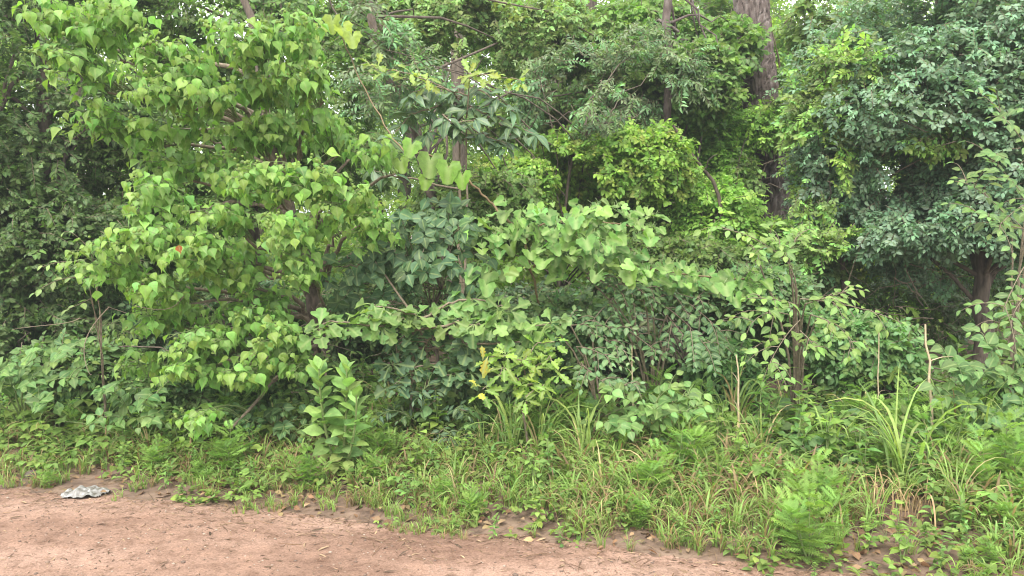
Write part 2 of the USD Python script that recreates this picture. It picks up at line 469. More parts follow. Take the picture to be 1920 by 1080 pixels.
def spread(lo, hi, fine, far, n):
    inner = np.arange(lo, hi + fine / 2, fine)
    g = np.geomspace(fine, far, n)
    return np.concatenate([lo - g[::-1], inner, hi + g])


V, F, N = grid(spread(-4.5, 4.5, .05, 800, 26), spread(2.6, 9.0, .05, 800, 26), land)
tag(mesh_prim('/World/ground', V, F, SOIL, N=N).GetPrim(), 'brown soil of the verge and the wood floor', None, None, 'structure')


def road_h(x, y):
    x, y = np.broadcast_arrays(np.asarray(x, float), np.asarray(y, float))
    p = np.stack([x, y, 0 * x], -1)
    d = edge_y(x) - y + (meshkit.fbm(p * 2.2, 3, 11) - .5) * .35 + (meshkit.fbm(p * 11, 2, 12) - .5) * .10
    back = y + 3.2
    bumps = (meshkit.fbm(p * 5, 3, 8) - .5) * .012 + (meshkit.fbm(p * 26, 2, 9) - .5) * .007
    return np.clip(np.minimum(d, back + .4) * .10, -.09, .022) + bumps * np.clip(d * 3 + .5, 0, 1)


xs, ys = spread(-4, 3, .03, 300, 20), np.concatenate([np.linspace(-3.6, 2.4, 30), np.arange(2.45, 5.4, .025), [5.8, 6.5, 9, 20, 60]])
V, F, N = grid(xs, ys, road_h)
lowest = np.array([V[F[:, k], 2] for k in range(3)]).max(0) < -.085
F = F[~lowest]
tag(mesh_prim('/World/dirt_road', V, F, ROAD, N=N).GetPrim(), 'reddish tan dirt and gravel road in the foreground', None, None, 'structure')


def ground_z(x, y):
    return np.maximum(land(x, y), road_h(x, y))


# ------------------------------------------------------------------ plant builders
def green(rng, k, base, hue=0.10, val=0.16, yellow=0.0):
    """k leaf colours round a base colour, some yellower."""
    c = np.tile(np.asarray(base, float), (k, 1)) * np.exp(rng.normal(0, val, (k, 1)))
    c *= np.exp(rng.normal(0, hue, (k, 3)) * [1, .4, 1.2])
    if yellow:
        m = np.clip(rng.normal(0, yellow, (k, 1)), 0, 1)
        c = c * (1 - m) + m * np.array([.26, .27, .045])
    return c


class LeafSet:
    """Leaves of one plant. The largest to be seen become parts of their own, the rest one part of many."""

    def __init__(self):
        self.items = []                     # (template, pos, axis, normal, scale, colour)

    def add(self, tmpls, pos, axis, normal, scale, col, rng):
        k = len(pos)
        which = rng.integers(0, len(tmpls), k)
        scale = np.broadcast_to(scale, (k,))
        for i in range(k):
            self.items.append((tmpls[which[i]], pos[i], axis[i], normal[i], scale[i], col[i]))

    def to(self, thing, mat, most=300, name='leaf', rest='foliage'):
        def seen(it):
            p = it[1]
            d = nrm(CAM - p)
            return -it[4] / max(p[1], .5) * (0.35 + abs(d @ nrm(it[3]))) + 0.02 * p[1]
        order = sorted(self.items, key=seen)
        for it in order[:most]:
            V, N = put_leaves(it[0], it[1][None], it[2][None], it[3][None], [it[4]])
            thing.part(name, V[0], it[0]['F'], mat, np.tile(it[5], (len(V[0]), 1)), N[0], it[0]['S'])
        if len(order) > most:
            acc = Acc()
            by = {}
            for it in order[most:]:
                by.setdefault(id(it[0]), []).append(it)
            for its in by.values():
                acc.leaves(its[0][0], *(np.array([i[j] for i in its]) for j in (1, 2, 3)), np.array([i[4] for i in its]), np.array([i[5] for i in its]))
            acc.to(thing, rest, mat, 'stuff')


def branch_to(thing, root, tip, r0, r1, rng, lift=0.25, mat=TWIG, n=9, kink=0.02, name='branch'):
    mid = (root + tip) / 2 + np.array([0, 0, lift * np.linalg.norm(tip - root)])
    P = wob(bez(root, mid, tip, n), kink, rng)
    V, F, N = tube(P, np.linspace(r0, r1, n), 6)
    thing.part(name, V, F, mat, N=N)
    return P


def twig_mesh(acc, P, r0, r1, sides=4):
    V, F, N = tube(P, np.linspace(r0, r1, len(P)), sides)
    acc.add(V, F, N, np.array([.1, .1, .05]))


UP = np.array([0, 0, 1.0])
OUT = np.array([0, -1.0, 0])


# ---- crowns of small leaves, for the trees behind: many copies of a few leafy sprays
def spray_meshes(path, rng, tmpls, n, col, val, hue, yellow, droop, width=.85, gap=.27, twig=True):
    """One spray of n leaves, each about 1 long, along +y with its face to +z."""
    UsdGeom.Xform.Define(stage, path)
    acc, ln = Acc(), n * gap
    tone = green(rng, 1, col, hue, val, yellow)[0]
    bend = rng.normal(0, .10)
    for j in range(n):
        t = (j + .5) / n
        sg = (1 if j % 2 else -1) * (0 if j == n - 1 else 1)
        pos = np.array([[bend * ln * t * t + sg * .04, (t - .5) * ln, -droop * .3 * t * t * ln]])
        ax = np.array([[sg * width, 1.0 if sg == 0 else .55, -droop * .6]]) + rng.normal(0, .25, (1, 3))
        nm = np.array([[0, 0, 1.0]]) + rng.normal(0, .38, (1, 3))
        acc.leaves(tmpls[rng.integers(0, len(tmpls))], pos, ax, nm, [rng.uniform(.6, 1.25) * (1.05 - .45 * abs(t - .4))], green(rng, 1, tone, hue * .5, .13, yellow * .5))
    V, F, N, C, S = acc.joined()
    mesh_prim(path + '/leaves', V, F, spray_meshes.mat, C, N, S)
    if twig:
        y = np.linspace(-.62 * ln, .42 * ln, 5); t = y / ln + .5
        V, F, N = tube(np.stack([bend * ln * np.clip(t, 0, 1) ** 2, y, -droop * .3 * np.clip(t, 0, 1) ** 2 * ln - .02], 1), np.linspace(.05, .015, 5), 3)
        mesh_prim(path + '/twig', V, F, TWIG, N=N)


def instanced(path, mat, pos, dirn, up, scale, tmpls, n, col, rng, val=.22, hue=.1, yellow=.08, droop=.25, kinds=6, **kw):
    """A PointInstancer of leafy sprays."""
    spray_meshes.mat = mat
    pi = UsdGeom.PointInstancer.Define(stage, path)
    for k in range(kinds):
        spray_meshes(f'{path}/spray' + (f'_{k:03d}' if k else ''), rng, tmpls, n, col, val, hue, yellow, droop, **kw)
        pi.CreatePrototypesRel().AddTarget(f'{path}/spray' + (f'_{k:03d}' if k else ''))
    y = nrm(dirn); x = nrm(np.cross(y, up)); zz = np.cross(x, y)
    q = Rotation.from_matrix(np.stack([x, y, zz], -1)).as_quat().astype(np.float16)
    pi.CreateProtoIndicesAttr(Vt.IntArray.FromNumpy(rng.integers(0, kinds, len(pos)).astype(np.int32)))
    pi.CreatePositionsAttr(Vt.Vec3fArray.FromNumpy(np.ascontiguousarray(pos, np.float32)))
    pi.CreateOrientationsAttr(Vt.QuathArray([Gf.Quath(float(w), float(i), float(j), float(k)) for i, j, k, w in q]))
    pi.CreateScalesAttr(Vt.Vec3fArray.FromNumpy(np.repeat(np.asarray(scale, np.float32)[:, None], 3, 1)))
    tag(pi.GetPrim(), kind='stuff')


def crown_places(rng, blobs, n, clump=1.6, cut=.42, shell=.5, droop=.25, seed=0, flat=.75, out=.55):
    """Places and directions of n sprays in the blobs (centre, radii)."""
    P, D, U = [], [], []
    vol = np.array([np.prod(np.asarray(r)) ** (2 / 3) for _, r in blobs])
    for (c, r), share in zip(blobs, vol / vol.sum()):
        c, r = np.asarray(c, float), np.asarray(r, float)
        k = int(n * share * 2.4) + 2
        d = nrm(rng.normal(size=(k, 3)))
        rad = rng.random(k) ** (1 / 3) * (1 - shell) + shell * (.75 + .35 * rng.random(k))
        rad = rad * (.60 + .78 * meshkit.fbm(d * 1.9 + c * 1.7, 3, 40 + seed))
        p = c + d * rad[:, None] * r
        keep = (meshkit.fbm(p * clump + seed, 3, 20 + seed) > cut) & (p[:, 2] > .05)
        p, d = p[keep][:int(n * share)], d[keep][:int(n * share)]
        k = len(p)
        if not k:
            continue
        dirn = nrm(d * [1, 1, .5] + rng.normal(0, .5, (k, 3)) - UP * droop)
        side = nrm(np.cross(dirn, UP + rng.normal(0, .3, (k, 3))))
        up = np.cross(side, dirn)
        P.append(p); D.append(dirn); U.append(up * flat * .75 + UP * .35 + OUT * out + rng.normal(0, .2, (k, 3)))
    return np.vstack(P), np.vstack(D), np.vstack(U)


def tree(name, label, blobs, n, leaf, tmpls, base, trunk=None, r=(0.1, .05), mat=LEAF, bark=BARK, seed=1, group=None, category='tree', limbs=6, twig=False, **kw):
    """A tree or tall shrub: trunk, limbs to each mass of leaves, crown."""
    rng = np.random.default_rng(seed)
    blobs = [(np.asarray(c, float), np.asarray(q, float)) for c, q in blobs]
    if trunk is None:
        c = blobs[0][0]
        trunk = [(c[0], c[1], 0), tuple(c)]
    P = np.array(trunk, float)
    P[0, 2] = land(P[0, 0], P[0, 1]) - .05
    t = Thing(name, label, category, (P[0, 0], P[0, 1], P[0, 2] + .05), group=group)
    u = np.linspace(0, len(P) - 1, 14)
    path = np.stack([np.interp(u, np.arange(len(P)), P[:, k]) for k in range(3)], 1)
    path = wob(path, r[0] * .25, rng)
    V, F, N = tube(path, np.linspace(r[0], r[1], 14) * (1 + .35 * np.exp(-np.arange(14) * 1.2)), 9)
    t.part('trunk', V, F, bark, N=N)
    tw = Acc()
    for i, (c, q) in enumerate(blobs):
        for k in range(max(1, int(limbs * (1 if i == 0 else .5)))):
            a = path[rng.integers(4, 14)]
            b = c + nrm(rng.normal(size=3)) * q * .8
            Q = wob(bez(a, (a + b) / 2 + UP * .15 * np.linalg.norm(b - a), b, 7), .03, rng)
            V, F, N = tube(Q, np.linspace(max(r[1] * .45, .008), .004, 7), 5)
            tw.add(V, F, N, np.zeros(3))
    tw.to(t, 'limbs', bark, 'stuff')
    pk = {k: kw[k] for k in ('clump', 'cut', 'shell', 'droop', 'flat') if k in kw}
    pos, dirn, up = crown_places(rng, blobs, n, seed=seed, **pk)
    sk = {k: kw[k] for k in ('val', 'hue', 'yellow', 'droop') if k in kw}
    instanced(t.path + '/crown', mat, pos - t.loc, dirn, up, leaf * rng.uniform(.6, 1.25, len(pos)), tmpls, kw.get('spray', 11), base, rng, **sk)
    return t


def B(px, py, Y, rx, ry, rz):
    """A mass of leaves centred in the picture at px, py; rx and rz in picture pixels, ry in metres."""
    return at(px, py, Y), (rx * Y / FPX, ry, rz * Y / FPX)


def base_at(px, Y):
    p = at(px, 500, Y)
    return (p[0], Y, 0)


#SECTION trees behind
YG = (.19, .35, .06)      # fresh yellow green
MG = (.115, .205, .055)    # middle green
DG = (.07, .135, .05)    # dark green
GG = (.085, .14, .075)    # grey green
rng = np.random.default_rng(7)

# the far wood, one mass
wood = Thing('distant_wood', 'dense green wood closing the view behind the nearer trees', 'woodland', (0, 18, 0), kind='stuff')
W = {}
for k in range(176):
    if k < 84:
        c, r, m = (rng.uniform(-15, 15), rng.uniform(12, 20), (k % 12) * .56 + rng.uniform(0, .6)), (2.3, 1.5, 1.5), 260
    elif k < 146:
        c, r, m = (-19 + .63 * (k - 84), 23 + rng.normal(0, .5), rng.uniform(1.5, 9.8)), (2.4, 1.4, 1.9), 330
    else:
        c, r, m = (-10 + .7 * (k - 146), rng.uniform(9.5, 12.5), rng.uniform(.3, 1.2)), (1.6, 1.2, .8), 170
    W.setdefault(int(rng.integers(0, 5)), []).append((c, r, m, k))
for j, base in enumerate(((.155, .26, .065), (.24, .35, .06), (.13, .22, .085), (.20, .32, .075), (.23, .37, .08))):
    got = [crown_places(rng, [(c, r)], m, seed=k, cut=.36, shell=.3, flat=.5, out=.7) for c, r, m, k in W[j]]
    pos, dirn, up = (np.vstack([g[q] for g in got]) for q in range(3))
    instanced(wood.path + '/foliage' + (f'_{j:03d}' if j else ''), LEAF, pos - wood.loc, dirn, up, rng.uniform(.085, .15, len(pos)), [FAR_4, FAR_A], 10, base, rng, twig=False)
acc = Acc()
for k in range(26):
    x, y = rng.uniform(-14, 14), rng.uniform(12, 20)
    P = wob(bez(np.array([x, y, -.2]), np.array([x + rng.normal(0, .3), y, 5]), np.array([x + rng.normal(0, 1), y, 11]), 8), .05, rng)
    V, F, N = tube(P, np.linspace(rng.uniform(.07, .2), .05, 8), 7)
    acc.add(V, F, N, np.zeros(3))
acc.to(wood, 'trunk', BARK, 'stuff')

# pine with plated bark
PY = 9.0
pb, pt = at(1478, 700, PY), at(1447, 0, PY)
pb[2], ptop = 0, pb + (pt - pb) * 4.0
PR = .205


def pine(loc, top, R, label, seed):
    t = Thing('pine_tree', label, 'tree', tuple(loc))
    ns, nz = 72, 420
    th, u = np.meshgrid(np.arange(ns) * 2 * np.pi / ns, np.linspace(0, 1, nz), indexing='xy')
    H = top[2]
    zz = u * H - .1
    q = np.stack([np.cos(th) * R * 16, np.sin(th) * R * 16, zz * 5.5], -1)
    q = q + 1.2 * (np.stack([meshkit.noise(q * .9, 1), meshkit.noise(q * .9, 2), meshkit.noise(q * .9, 3)], -1) - .5)
    cells = np.floor(q)
    d1 = np.full(th.shape, 9.); d2 = np.full(th.shape, 9.); lvl = np.zeros(th.shape)
    for o in np.ndindex(3, 3, 3):
        c = cells + np.array(o) - 1
        h = np.stack([meshkit.noise(c * 1.0 + .013, 31 + k) for k in range(3)], -1)
        d = np.linalg.norm(c + h - q, axis=-1)
        near = d < d1
        d2 = np.where(near, d1, np.minimum(d2, d)); lvl = np.where(near, h[..., 0], lvl); d1 = np.minimum(d1, d)
    crack = np.clip((d2 - d1) * 3.2, 0, 1)
    rr = R * (1 - .45 * u) * (1 + .35 * np.exp(-zz * 3)) * (1 + .16 * crack + .08 * (lvl - .5) * crack)
    cx = loc[0] + (top[0] - loc[0]) * u; cy = loc[1] + (top[1] - loc[1]) * u
    V = np.stack([cx + np.cos(th) * rr, cy + np.sin(th) * rr, zz + loc[2]], -1).reshape(-1, 3)
    i, j = np.meshgrid(np.arange(nz - 1), np.arange(ns), indexing='ij')
    a = np.stack([i * ns + j, i * ns + (j + 1) % ns, (i + 1) * ns + (j + 1) % ns, (i + 1) * ns + j], -1).reshape(-1, 4)
    F = np.vstack([a[:, [0, 1, 2]], a[:, [0, 2, 3]]])
    t.part('trunk', V, F, PINE)
    return t


pine_t = pine(pb, np.array([ptop[0], PY, 9.0]), PR, 'tall pine with thick plated greyish bark seen between the leaves right of centre', 5)
r2 = np.random.default_rng(5)
acc = Acc()
for k in range(40):                                          # its needles are high above the picture
    a = np.array([ptop[0], PY, r2.uniform(7, 9.3)])
    b = a + nrm(r2.normal(size=3) * [1, 1, .3]) * r2.uniform(1, 2.2)
    twig_mesh(acc, np.array([a, b]), .02, .006)
    for j in range(10):
        c = b + r2.normal(0, .25, 3)
        dd = nrm(r2.normal(size=(26, 3)))
        acc.leaves(FAR_C, np.tile(c, (26, 1)), dd, r2.normal(size=(26, 3)), r2.uniform(.12, .2, 26), green(r2, 26, (.05, .10, .03)))
acc.to(pine_t, 'crown', LEAF, 'stuff')
# dead side twigs on the pine trunk
for (x0, y0, x1, y1, rr) in ((1448, 178, 1490, 150, .007), (1462, 130, 1445, 30, .012), (1470, 45, 1500, 20, .009), (1440, 60, 1345, 72, .010), (1470, 330, 1500, 322, .006), (1430, 180, 1470, 165, .008)):
    a, b = at(x0, y0, PY - PR - .04), at(x1, y1, PY - PR - .25)
    P = wob(bez(a, (a + b) / 2 + UP * .03, b, 6), .012, r2)
    V, F, N = tube(P, np.linspace(rr, rr * .5, 6), 5)
    pine_t.part('dead_twig', V, F, TWIG, N=N)

GRP = None
# right: big dark tree with small oval leaves
tree('dark_tree', 'large dark grey green tree of small oval leaves filling the upper right corner',
     [B(1720, 190, 6.6, 225, .9, 225), B(1600, 340, 6.9, 110, .6, 130), B(1860, 380, 6.4, 150, .6, 130), B(1900, 50, 6.4, 200, .8, 170), B(1720, 420, 6.5, 170, .5, 70), B(1790, 470, 7.1, 190, .35, 80), B(1950, 250, 6.0, 120, .6, 200), B(2250, 100, 6.3, 220, .9, 330)],
     17000, .049, [FAR_A], (.145, .245, .14), trunk=[base_at(1850, 6.7), at(1848, 560, 6.7), at(1800, 300, 6.8), at(1760, -100, 6.9)], r=(.075, .045), mat=GLOSSY, seed=11, spray=10, cut=.40, hue=.07, val=.2, yellow=.05, flat=.9)
tree('slender_tree', 'loose light green boughs at the left side of the large dark grey green tree',
     [B(1545, 260, 6.6, 75, .4, 170), B(1600, 120, 6.3, 60, .3, 60), B(1760, 250, 6.0, 60, .3, 40), B(1560, 470, 6.4, 110, .4, 50)], 1100, .052, [FAR_A], (.19, .32, .085), trunk=[base_at(1590, 7.0), at(1580, 400, 6.9), at(1560, 200, 6.7)], r=(.02, .01), seed=36, cut=.50, clump=2.6, yellow=.15)
tree('dark_tree', 'dark tree of small leaves filling the left edge behind the bright drooping tree',
     [B(40, 250, 7.0, 190, .9, 220), B(110, 470, 6.8, 170, .7, 130), B(-140, 420, 6.6, 190, .9, 260), B(190, 300, 7.4, 180, .7, 190), B(0, -60, 7.2, 250, .8, 100), B(-420, 200, 6.6, 220, 1, 420)],
     9000, .055, [FAR_A, FAR_B], (.09, .165, .05), trunk=[base_at(70, 7.4), at(60, 500, 7.4), at(90, 200, 7.3), at(60, -150, 7.2)], r=(.09, .05), mat=LEAF, seed=12, spray=10, cut=.42, yellow=.05)
tree('slender_tree', 'slender tree with loose middle green leaves behind the bright drooping tree',
     [B(380, 280, 7.6, 230, .7, 120), B(600, 200, 7.8, 150, .7, 180), B(420, 60, 8.0, 200, .8, 110), B(300, 420, 7.4, 180, .5, 90), B(230, 10, 8.6, 230, .5, 80), B(620, 20, 8.6, 120, .5, 70)],
     7500, .056, [FAR_A, FAR_B], (.115, .21, .055), trunk=[base_at(480, 7.9), at(470, 400, 7.9), at(500, 100, 7.9), at(520, -200, 8)], r=(.07, .04), seed=13, spray=9, cut=.42, yellow=.08)
# centre: yellow green understorey
tree('understorey_shrub', 'bright yellow green shrub of fine leaves in the clearing right of centre',
     [B(1050, 345, 8.6, 180, .7, 80), B(1190, 330, 8.8, 130, .6, 90), B(1010, 420, 8.2, 150, .5, 60), B(1150, 430, 8.2, 130, .5, 60), B(1250, 390, 8.5, 110, .5, 80), B(1060, 320, 7.5, 150, .4, 70), B(1215, 300, 7.5, 90, .35, 80), B(940, 390, 7.3, 90, .35, 60)],
     9500, .056, [FAR_A, FAR_B], (.24, .43, .075), r=(.035, .02), seed=14, spray=10, cut=.42, val=.25, yellow=.2, category='shrub')
tree('understorey_shrub', 'tall bright screen of fine yellow green leaves behind the pine foot',
     [B(1400, 300, 9.7, 130, .35, 150), B(1290, 380, 9.5, 150, .35, 100), B(1510, 400, 9.7, 110, .35, 100), B(1130, 250, 9.6, 170, .35, 70), B(1400, 120, 10.2, 110, .35, 90)],
     7500, .058, [FAR_A], (.24, .43, .075), r=(.03, .02), seed=37, spray=9, cut=.38, val=.25, yellow=.2, category='shrub')
tree('understorey_shrub', 'yellow green shrub of fine leaves in front of the pine foot',
     [B(1330, 420, 8.0, 100, .5, 90), B(1330, 300, 8.8, 80, .5, 90), B(1440, 235, 8.5, 70, .3, 40), B(1440, 470, 8.2, 90, .3, 60)],
     3400, .056, [FAR_A], (.22, .40, .07), r=(.03, .02), seed=15, spray=10, cut=.42, val=.25, yellow=.18, category='shrub')
tree('slender_tree', 'slender tree with heart shaped middle green leaves at the top left of the pine',
     [B(1290, 160, 8.2, 110, .5, 80), B(1180, 250, 8.6, 110, .5, 70), B(1370, 90, 8.5, 60, .4, 60), B(1180, 90, 9, 160, .6, 90)],
     3600, .066, [FAR_B], (.155, .27, .07), trunk=[base_at(1262, 7.95), at(1258, 400, 7.95), at(1253, 100, 7.9), at(1248, -100, 7.9)], r=(.045, .038), bark=PINE, seed=16, spray=8, cut=.42, yellow=.08)
tree('slender_tree', 'slender tree with pale and middle green leaves at the top of the picture',
     [B(930, 60, 8.4, 180, .7, 90), B(1080, 130, 8.8, 160, .6, 90), B(780, 40, 8.8, 170, .7, 90), B(1000, 240, 8.4, 130, .5, 60)],
     6500, .06, [FAR_A, FAR_B, FAR_C], (.16, .26, .085), trunk=[base_at(860, 6.9), at(840, 480, 6.8), at(790, 270, 6.9), at(706, 95, 6.9), at(685, -60, 6.9)], r=(.05, .033), seed=17, spray=9, cut=.43, yellow=.12)
tree('slender_tree', 'tree with fine grey green feathery leaves between the pine and the tall sapling',
     [B(1110, 190, 7.6, 160, .7, 100), B(1230, 150, 8.0, 120, .6, 90), B(740, 150, 6.45, 110, .3, 90), B(690, 60, 6.5, 70, .25, 60)],
     1300, .06, [FAR_C], (.11, .195, .085), trunk=[base_at(1040, 7.6), at(1050, 480, 7.6), at(1070, 300, 7.4), at(1120, 215, 7.2)], r=(.018, .01), mat=GLOSSY, seed=18, spray=14, cut=.52, clump=2.4, yellow=.03)
tree('slender_tree', 'small tree with middle green leaves just right of the pine trunk',
     [B(1550, 150, 8.0, 50, .4, 130), B(1540, 330, 7.6, 45, .3, 70), B(1560, 20, 8, 100, .5, 70), B(1570, 450, 7.6, 80, .4, 50), B(1480, 235, 8.2, 60, .25, 45), B(1400, 340, 8.3, 30, .2, 50)],
     1300, .068, [FAR_A, FAR_B], (.17, .28, .08), r=(.03, .02), seed=19, spray=8, cut=.42, yellow=.15)
tree('slender_tree', 'tree standing in the far wood behind the pine', [B(1340, 120, 12, 160, .8, 140), B(1300, 300, 12, 200, .8, 120), B(1500, 250, 12.5, 160, .8, 200)],
     2600, .10, [FAR_A, FAR_B], MG, trunk=[base_at(1388, 12.4), at(1390, 300, 12.4), at(1392, -200, 12.4)], r=(.07, .05), seed=20, spray=8, yellow=.1)
# low shaded bushes of the wood floor
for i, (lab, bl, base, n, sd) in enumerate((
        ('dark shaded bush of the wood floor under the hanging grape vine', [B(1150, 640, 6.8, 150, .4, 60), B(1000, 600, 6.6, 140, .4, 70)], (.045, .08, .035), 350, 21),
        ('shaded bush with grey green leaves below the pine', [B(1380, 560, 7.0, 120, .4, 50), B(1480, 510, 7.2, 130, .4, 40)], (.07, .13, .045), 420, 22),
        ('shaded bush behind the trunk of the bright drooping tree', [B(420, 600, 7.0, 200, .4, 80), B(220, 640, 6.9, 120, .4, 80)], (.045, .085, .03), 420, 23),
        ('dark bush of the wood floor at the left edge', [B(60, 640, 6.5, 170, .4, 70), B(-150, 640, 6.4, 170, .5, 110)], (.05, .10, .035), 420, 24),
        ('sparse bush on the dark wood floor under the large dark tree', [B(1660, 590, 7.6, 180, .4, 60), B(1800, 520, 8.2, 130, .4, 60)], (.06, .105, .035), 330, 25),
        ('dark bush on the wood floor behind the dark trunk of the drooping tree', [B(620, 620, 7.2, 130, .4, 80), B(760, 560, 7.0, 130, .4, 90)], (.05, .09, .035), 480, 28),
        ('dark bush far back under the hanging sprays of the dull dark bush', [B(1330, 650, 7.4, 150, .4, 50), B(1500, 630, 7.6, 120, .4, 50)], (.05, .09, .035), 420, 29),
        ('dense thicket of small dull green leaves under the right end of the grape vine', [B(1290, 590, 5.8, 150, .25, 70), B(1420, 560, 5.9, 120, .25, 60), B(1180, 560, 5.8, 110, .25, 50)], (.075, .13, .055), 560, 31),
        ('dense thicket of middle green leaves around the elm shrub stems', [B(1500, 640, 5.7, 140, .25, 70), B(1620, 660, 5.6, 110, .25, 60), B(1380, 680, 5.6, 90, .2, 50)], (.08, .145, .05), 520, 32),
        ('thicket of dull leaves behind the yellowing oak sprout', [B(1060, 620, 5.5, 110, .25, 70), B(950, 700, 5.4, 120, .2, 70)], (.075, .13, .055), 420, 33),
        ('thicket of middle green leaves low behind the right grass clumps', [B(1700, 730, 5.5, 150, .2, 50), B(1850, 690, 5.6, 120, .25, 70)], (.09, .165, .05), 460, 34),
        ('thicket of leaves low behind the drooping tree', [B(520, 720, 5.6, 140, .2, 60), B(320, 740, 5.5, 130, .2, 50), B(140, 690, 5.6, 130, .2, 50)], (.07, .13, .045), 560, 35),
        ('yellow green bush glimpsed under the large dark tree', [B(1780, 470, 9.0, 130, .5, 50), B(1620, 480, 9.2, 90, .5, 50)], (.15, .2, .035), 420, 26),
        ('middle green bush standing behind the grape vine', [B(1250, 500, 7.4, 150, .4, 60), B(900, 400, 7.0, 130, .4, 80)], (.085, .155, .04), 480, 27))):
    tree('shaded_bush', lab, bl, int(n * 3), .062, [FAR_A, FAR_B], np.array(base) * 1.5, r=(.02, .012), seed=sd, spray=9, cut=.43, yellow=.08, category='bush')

# bare leaning stem left of the pine
bs = Thing('leaning_sapling', 'bare dark leaning sapling between the yellow green shrubs left of the pine', 'dead branch', tuple(at(1372, 640, 7.6) * [1, 1, 0]))
P = wob(np.array([at(1372, 640, 7.6), at(1368, 480, 7.6), at(1345, 350, 7.6), at(1300, 290, 7.5), at(1262, 235, 7.4)]), .01, rng)
V, F, N = tube(np.array([np.interp(np.linspace(0, 4, 14), range(5), P[:, k]) for k in range(3)]).T, np.linspace(.024, .012, 14), 7)
bs.part('stem', V, F, BARK, N=N)
a, b = at(1318, 318, 7.55), at(1345, 290, 7.4)
V, F, N = tube(wob(bez(a, (a + b) / 2, b, 5), .01, rng), np.linspace(.009, .004, 5), 5)
bs.part('twig', V, F, BARK, N=N)

#SECTION haze
AIR = usdkit.material(stage, '/World/Looks/haze', {'v': ('principled_volume', {'color': (.88, .92, .92), 'density': .0019, 'anisotropy': 0.2})}, [], volume='v.volume')
hz = trimesh.creation.box(bounds=[[-900, -900, -1.2], [900, 900, 13.5]])
tag(mesh_prim('/World/haze', np.array(hz.vertices), np.array(hz.faces), AIR).GetPrim(), 'thin pale summer haze in the air', None, None, 'stuff')

#SECTION front plants
# ---- bright drooping tree (left)
rt = np.random.default_rng(101)
TY = 5.9
troot = np.array([at(600, 700, TY)[0], TY, 0.0])
troot[2] = land(troot[0], troot[1])
tallow = Thing('drooping_tree', 'bright green tree with drooping heart shaped pointed leaves overhanging the left verge', 'tree', tuple(troot))
TP = np.array([troot - UP * .1, at(597, 640, 5.9), at(590, 540, 5.85), at(560, 420, 5.8), at(500, 260, 5.8), at(470, 60, 5.9), at(430, -120, 6.0)])
u = np.linspace(0, 6, 22)
TPath = wob(np.stack([np.interp(u, range(7), TP[:, k]) for k in range(3)], 1), .012, rt)
V, F, N = tube(TPath, np.linspace(.062, .022, 22), 9)
tallow.part('trunk', V, F, BARK, N=N)
# masses of leaves: px, py, radius x, radius y (pixels), distance, leaves, shade tone
TALLOW = [(95, 25, 70, 45, 4.9, 70), (200, 20, 50, 40, 4.8, 50), (125, 120, 60, 60, 4.9, 75), (150, 55, 70, 40, 4.9, 50),
          (320, 110, 80, 65, 4.85, 95), (265, 150, 60, 50, 4.8, 60), (380, 170, 70, 50, 4.9, 60), (440, 70, 80, 60, 4.9, 90), (545, 60, 65, 55, 5.0, 75), (555, 140, 60, 50, 5.0, 65),
          (230, 230, 85, 38, 5.1, 60), (170, 215, 50, 40, 5.1, 30), (330, 215, 60, 40, 5.2, 35), (480, 170, 80, 40, 5.2, 55),
          (470, 340, 75, 45, 4.75, 80), (570, 335, 80, 45, 4.75, 85), (650, 370, 70, 40, 4.9, 55), (700, 285, 50, 30, 5.2, 30), (690, 420, 50, 50, 5.0, 45),
          (270, 360, 60, 35, 4.65, 55), (250, 440, 95, 70, 4.6, 130), (330, 470, 80, 70, 4.65, 90), (180, 500, 60, 50, 4.65, 60), (400, 410, 60, 50, 4.8, 45), (290, 540, 70, 35, 4.7, 50),
          (525, 430, 50, 45, 4.75, 55), (550, 510, 50, 45, 4.85, 55), (420, 510, 60, 40, 5.0, 40),
          (370, 640, 70, 55, 4.75, 85), (450, 590, 80, 40, 4.95, 60), (510, 640, 80, 50, 4.8, 85), (340, 700, 60, 50, 4.7, 60), (440, 700, 70, 35, 4.75, 55), (260, 590, 50, 60, 4.95, 35),
          (365, 790, 30, 35, 4.55, 24), (560, 690, 30, 20, 4.85, 14), (250, 690, 45, 40, 5.0, 25), (600, 400, 60, 40, 5.4, 30), (300, 300, 90, 35, 5.4, 40), (420, 300, 80, 35, 5.5, 40), (420, 470, 90, 35, 5.3, 45), (480, 560, 80, 35, 5.3, 40), (330, 590, 90, 35, 5.2, 40), (440, 250, 80, 42, 5.2, 50), (510, 225, 65, 40, 5.2, 40), (590, 230, 50, 40, 5.3, 30), (400, 330, 60, 35, 5.2, 30), (620, 250, 70, 35, 5.6, 30), (500, 250, 90, 40, 5.8, 45), (350, 290, 80, 35, 5.7, 40)]
leaves, twigs, fruit = LeafSet(), Acc(), Acc()
import trimesh
from scipy.spatial.transform import Rotation
from scipy.interpolate import CubicSpline
ball = trimesh.creation.icosphere(1, 1.0)
bv, bf = np.array(ball.vertices), np.array(ball.faces)
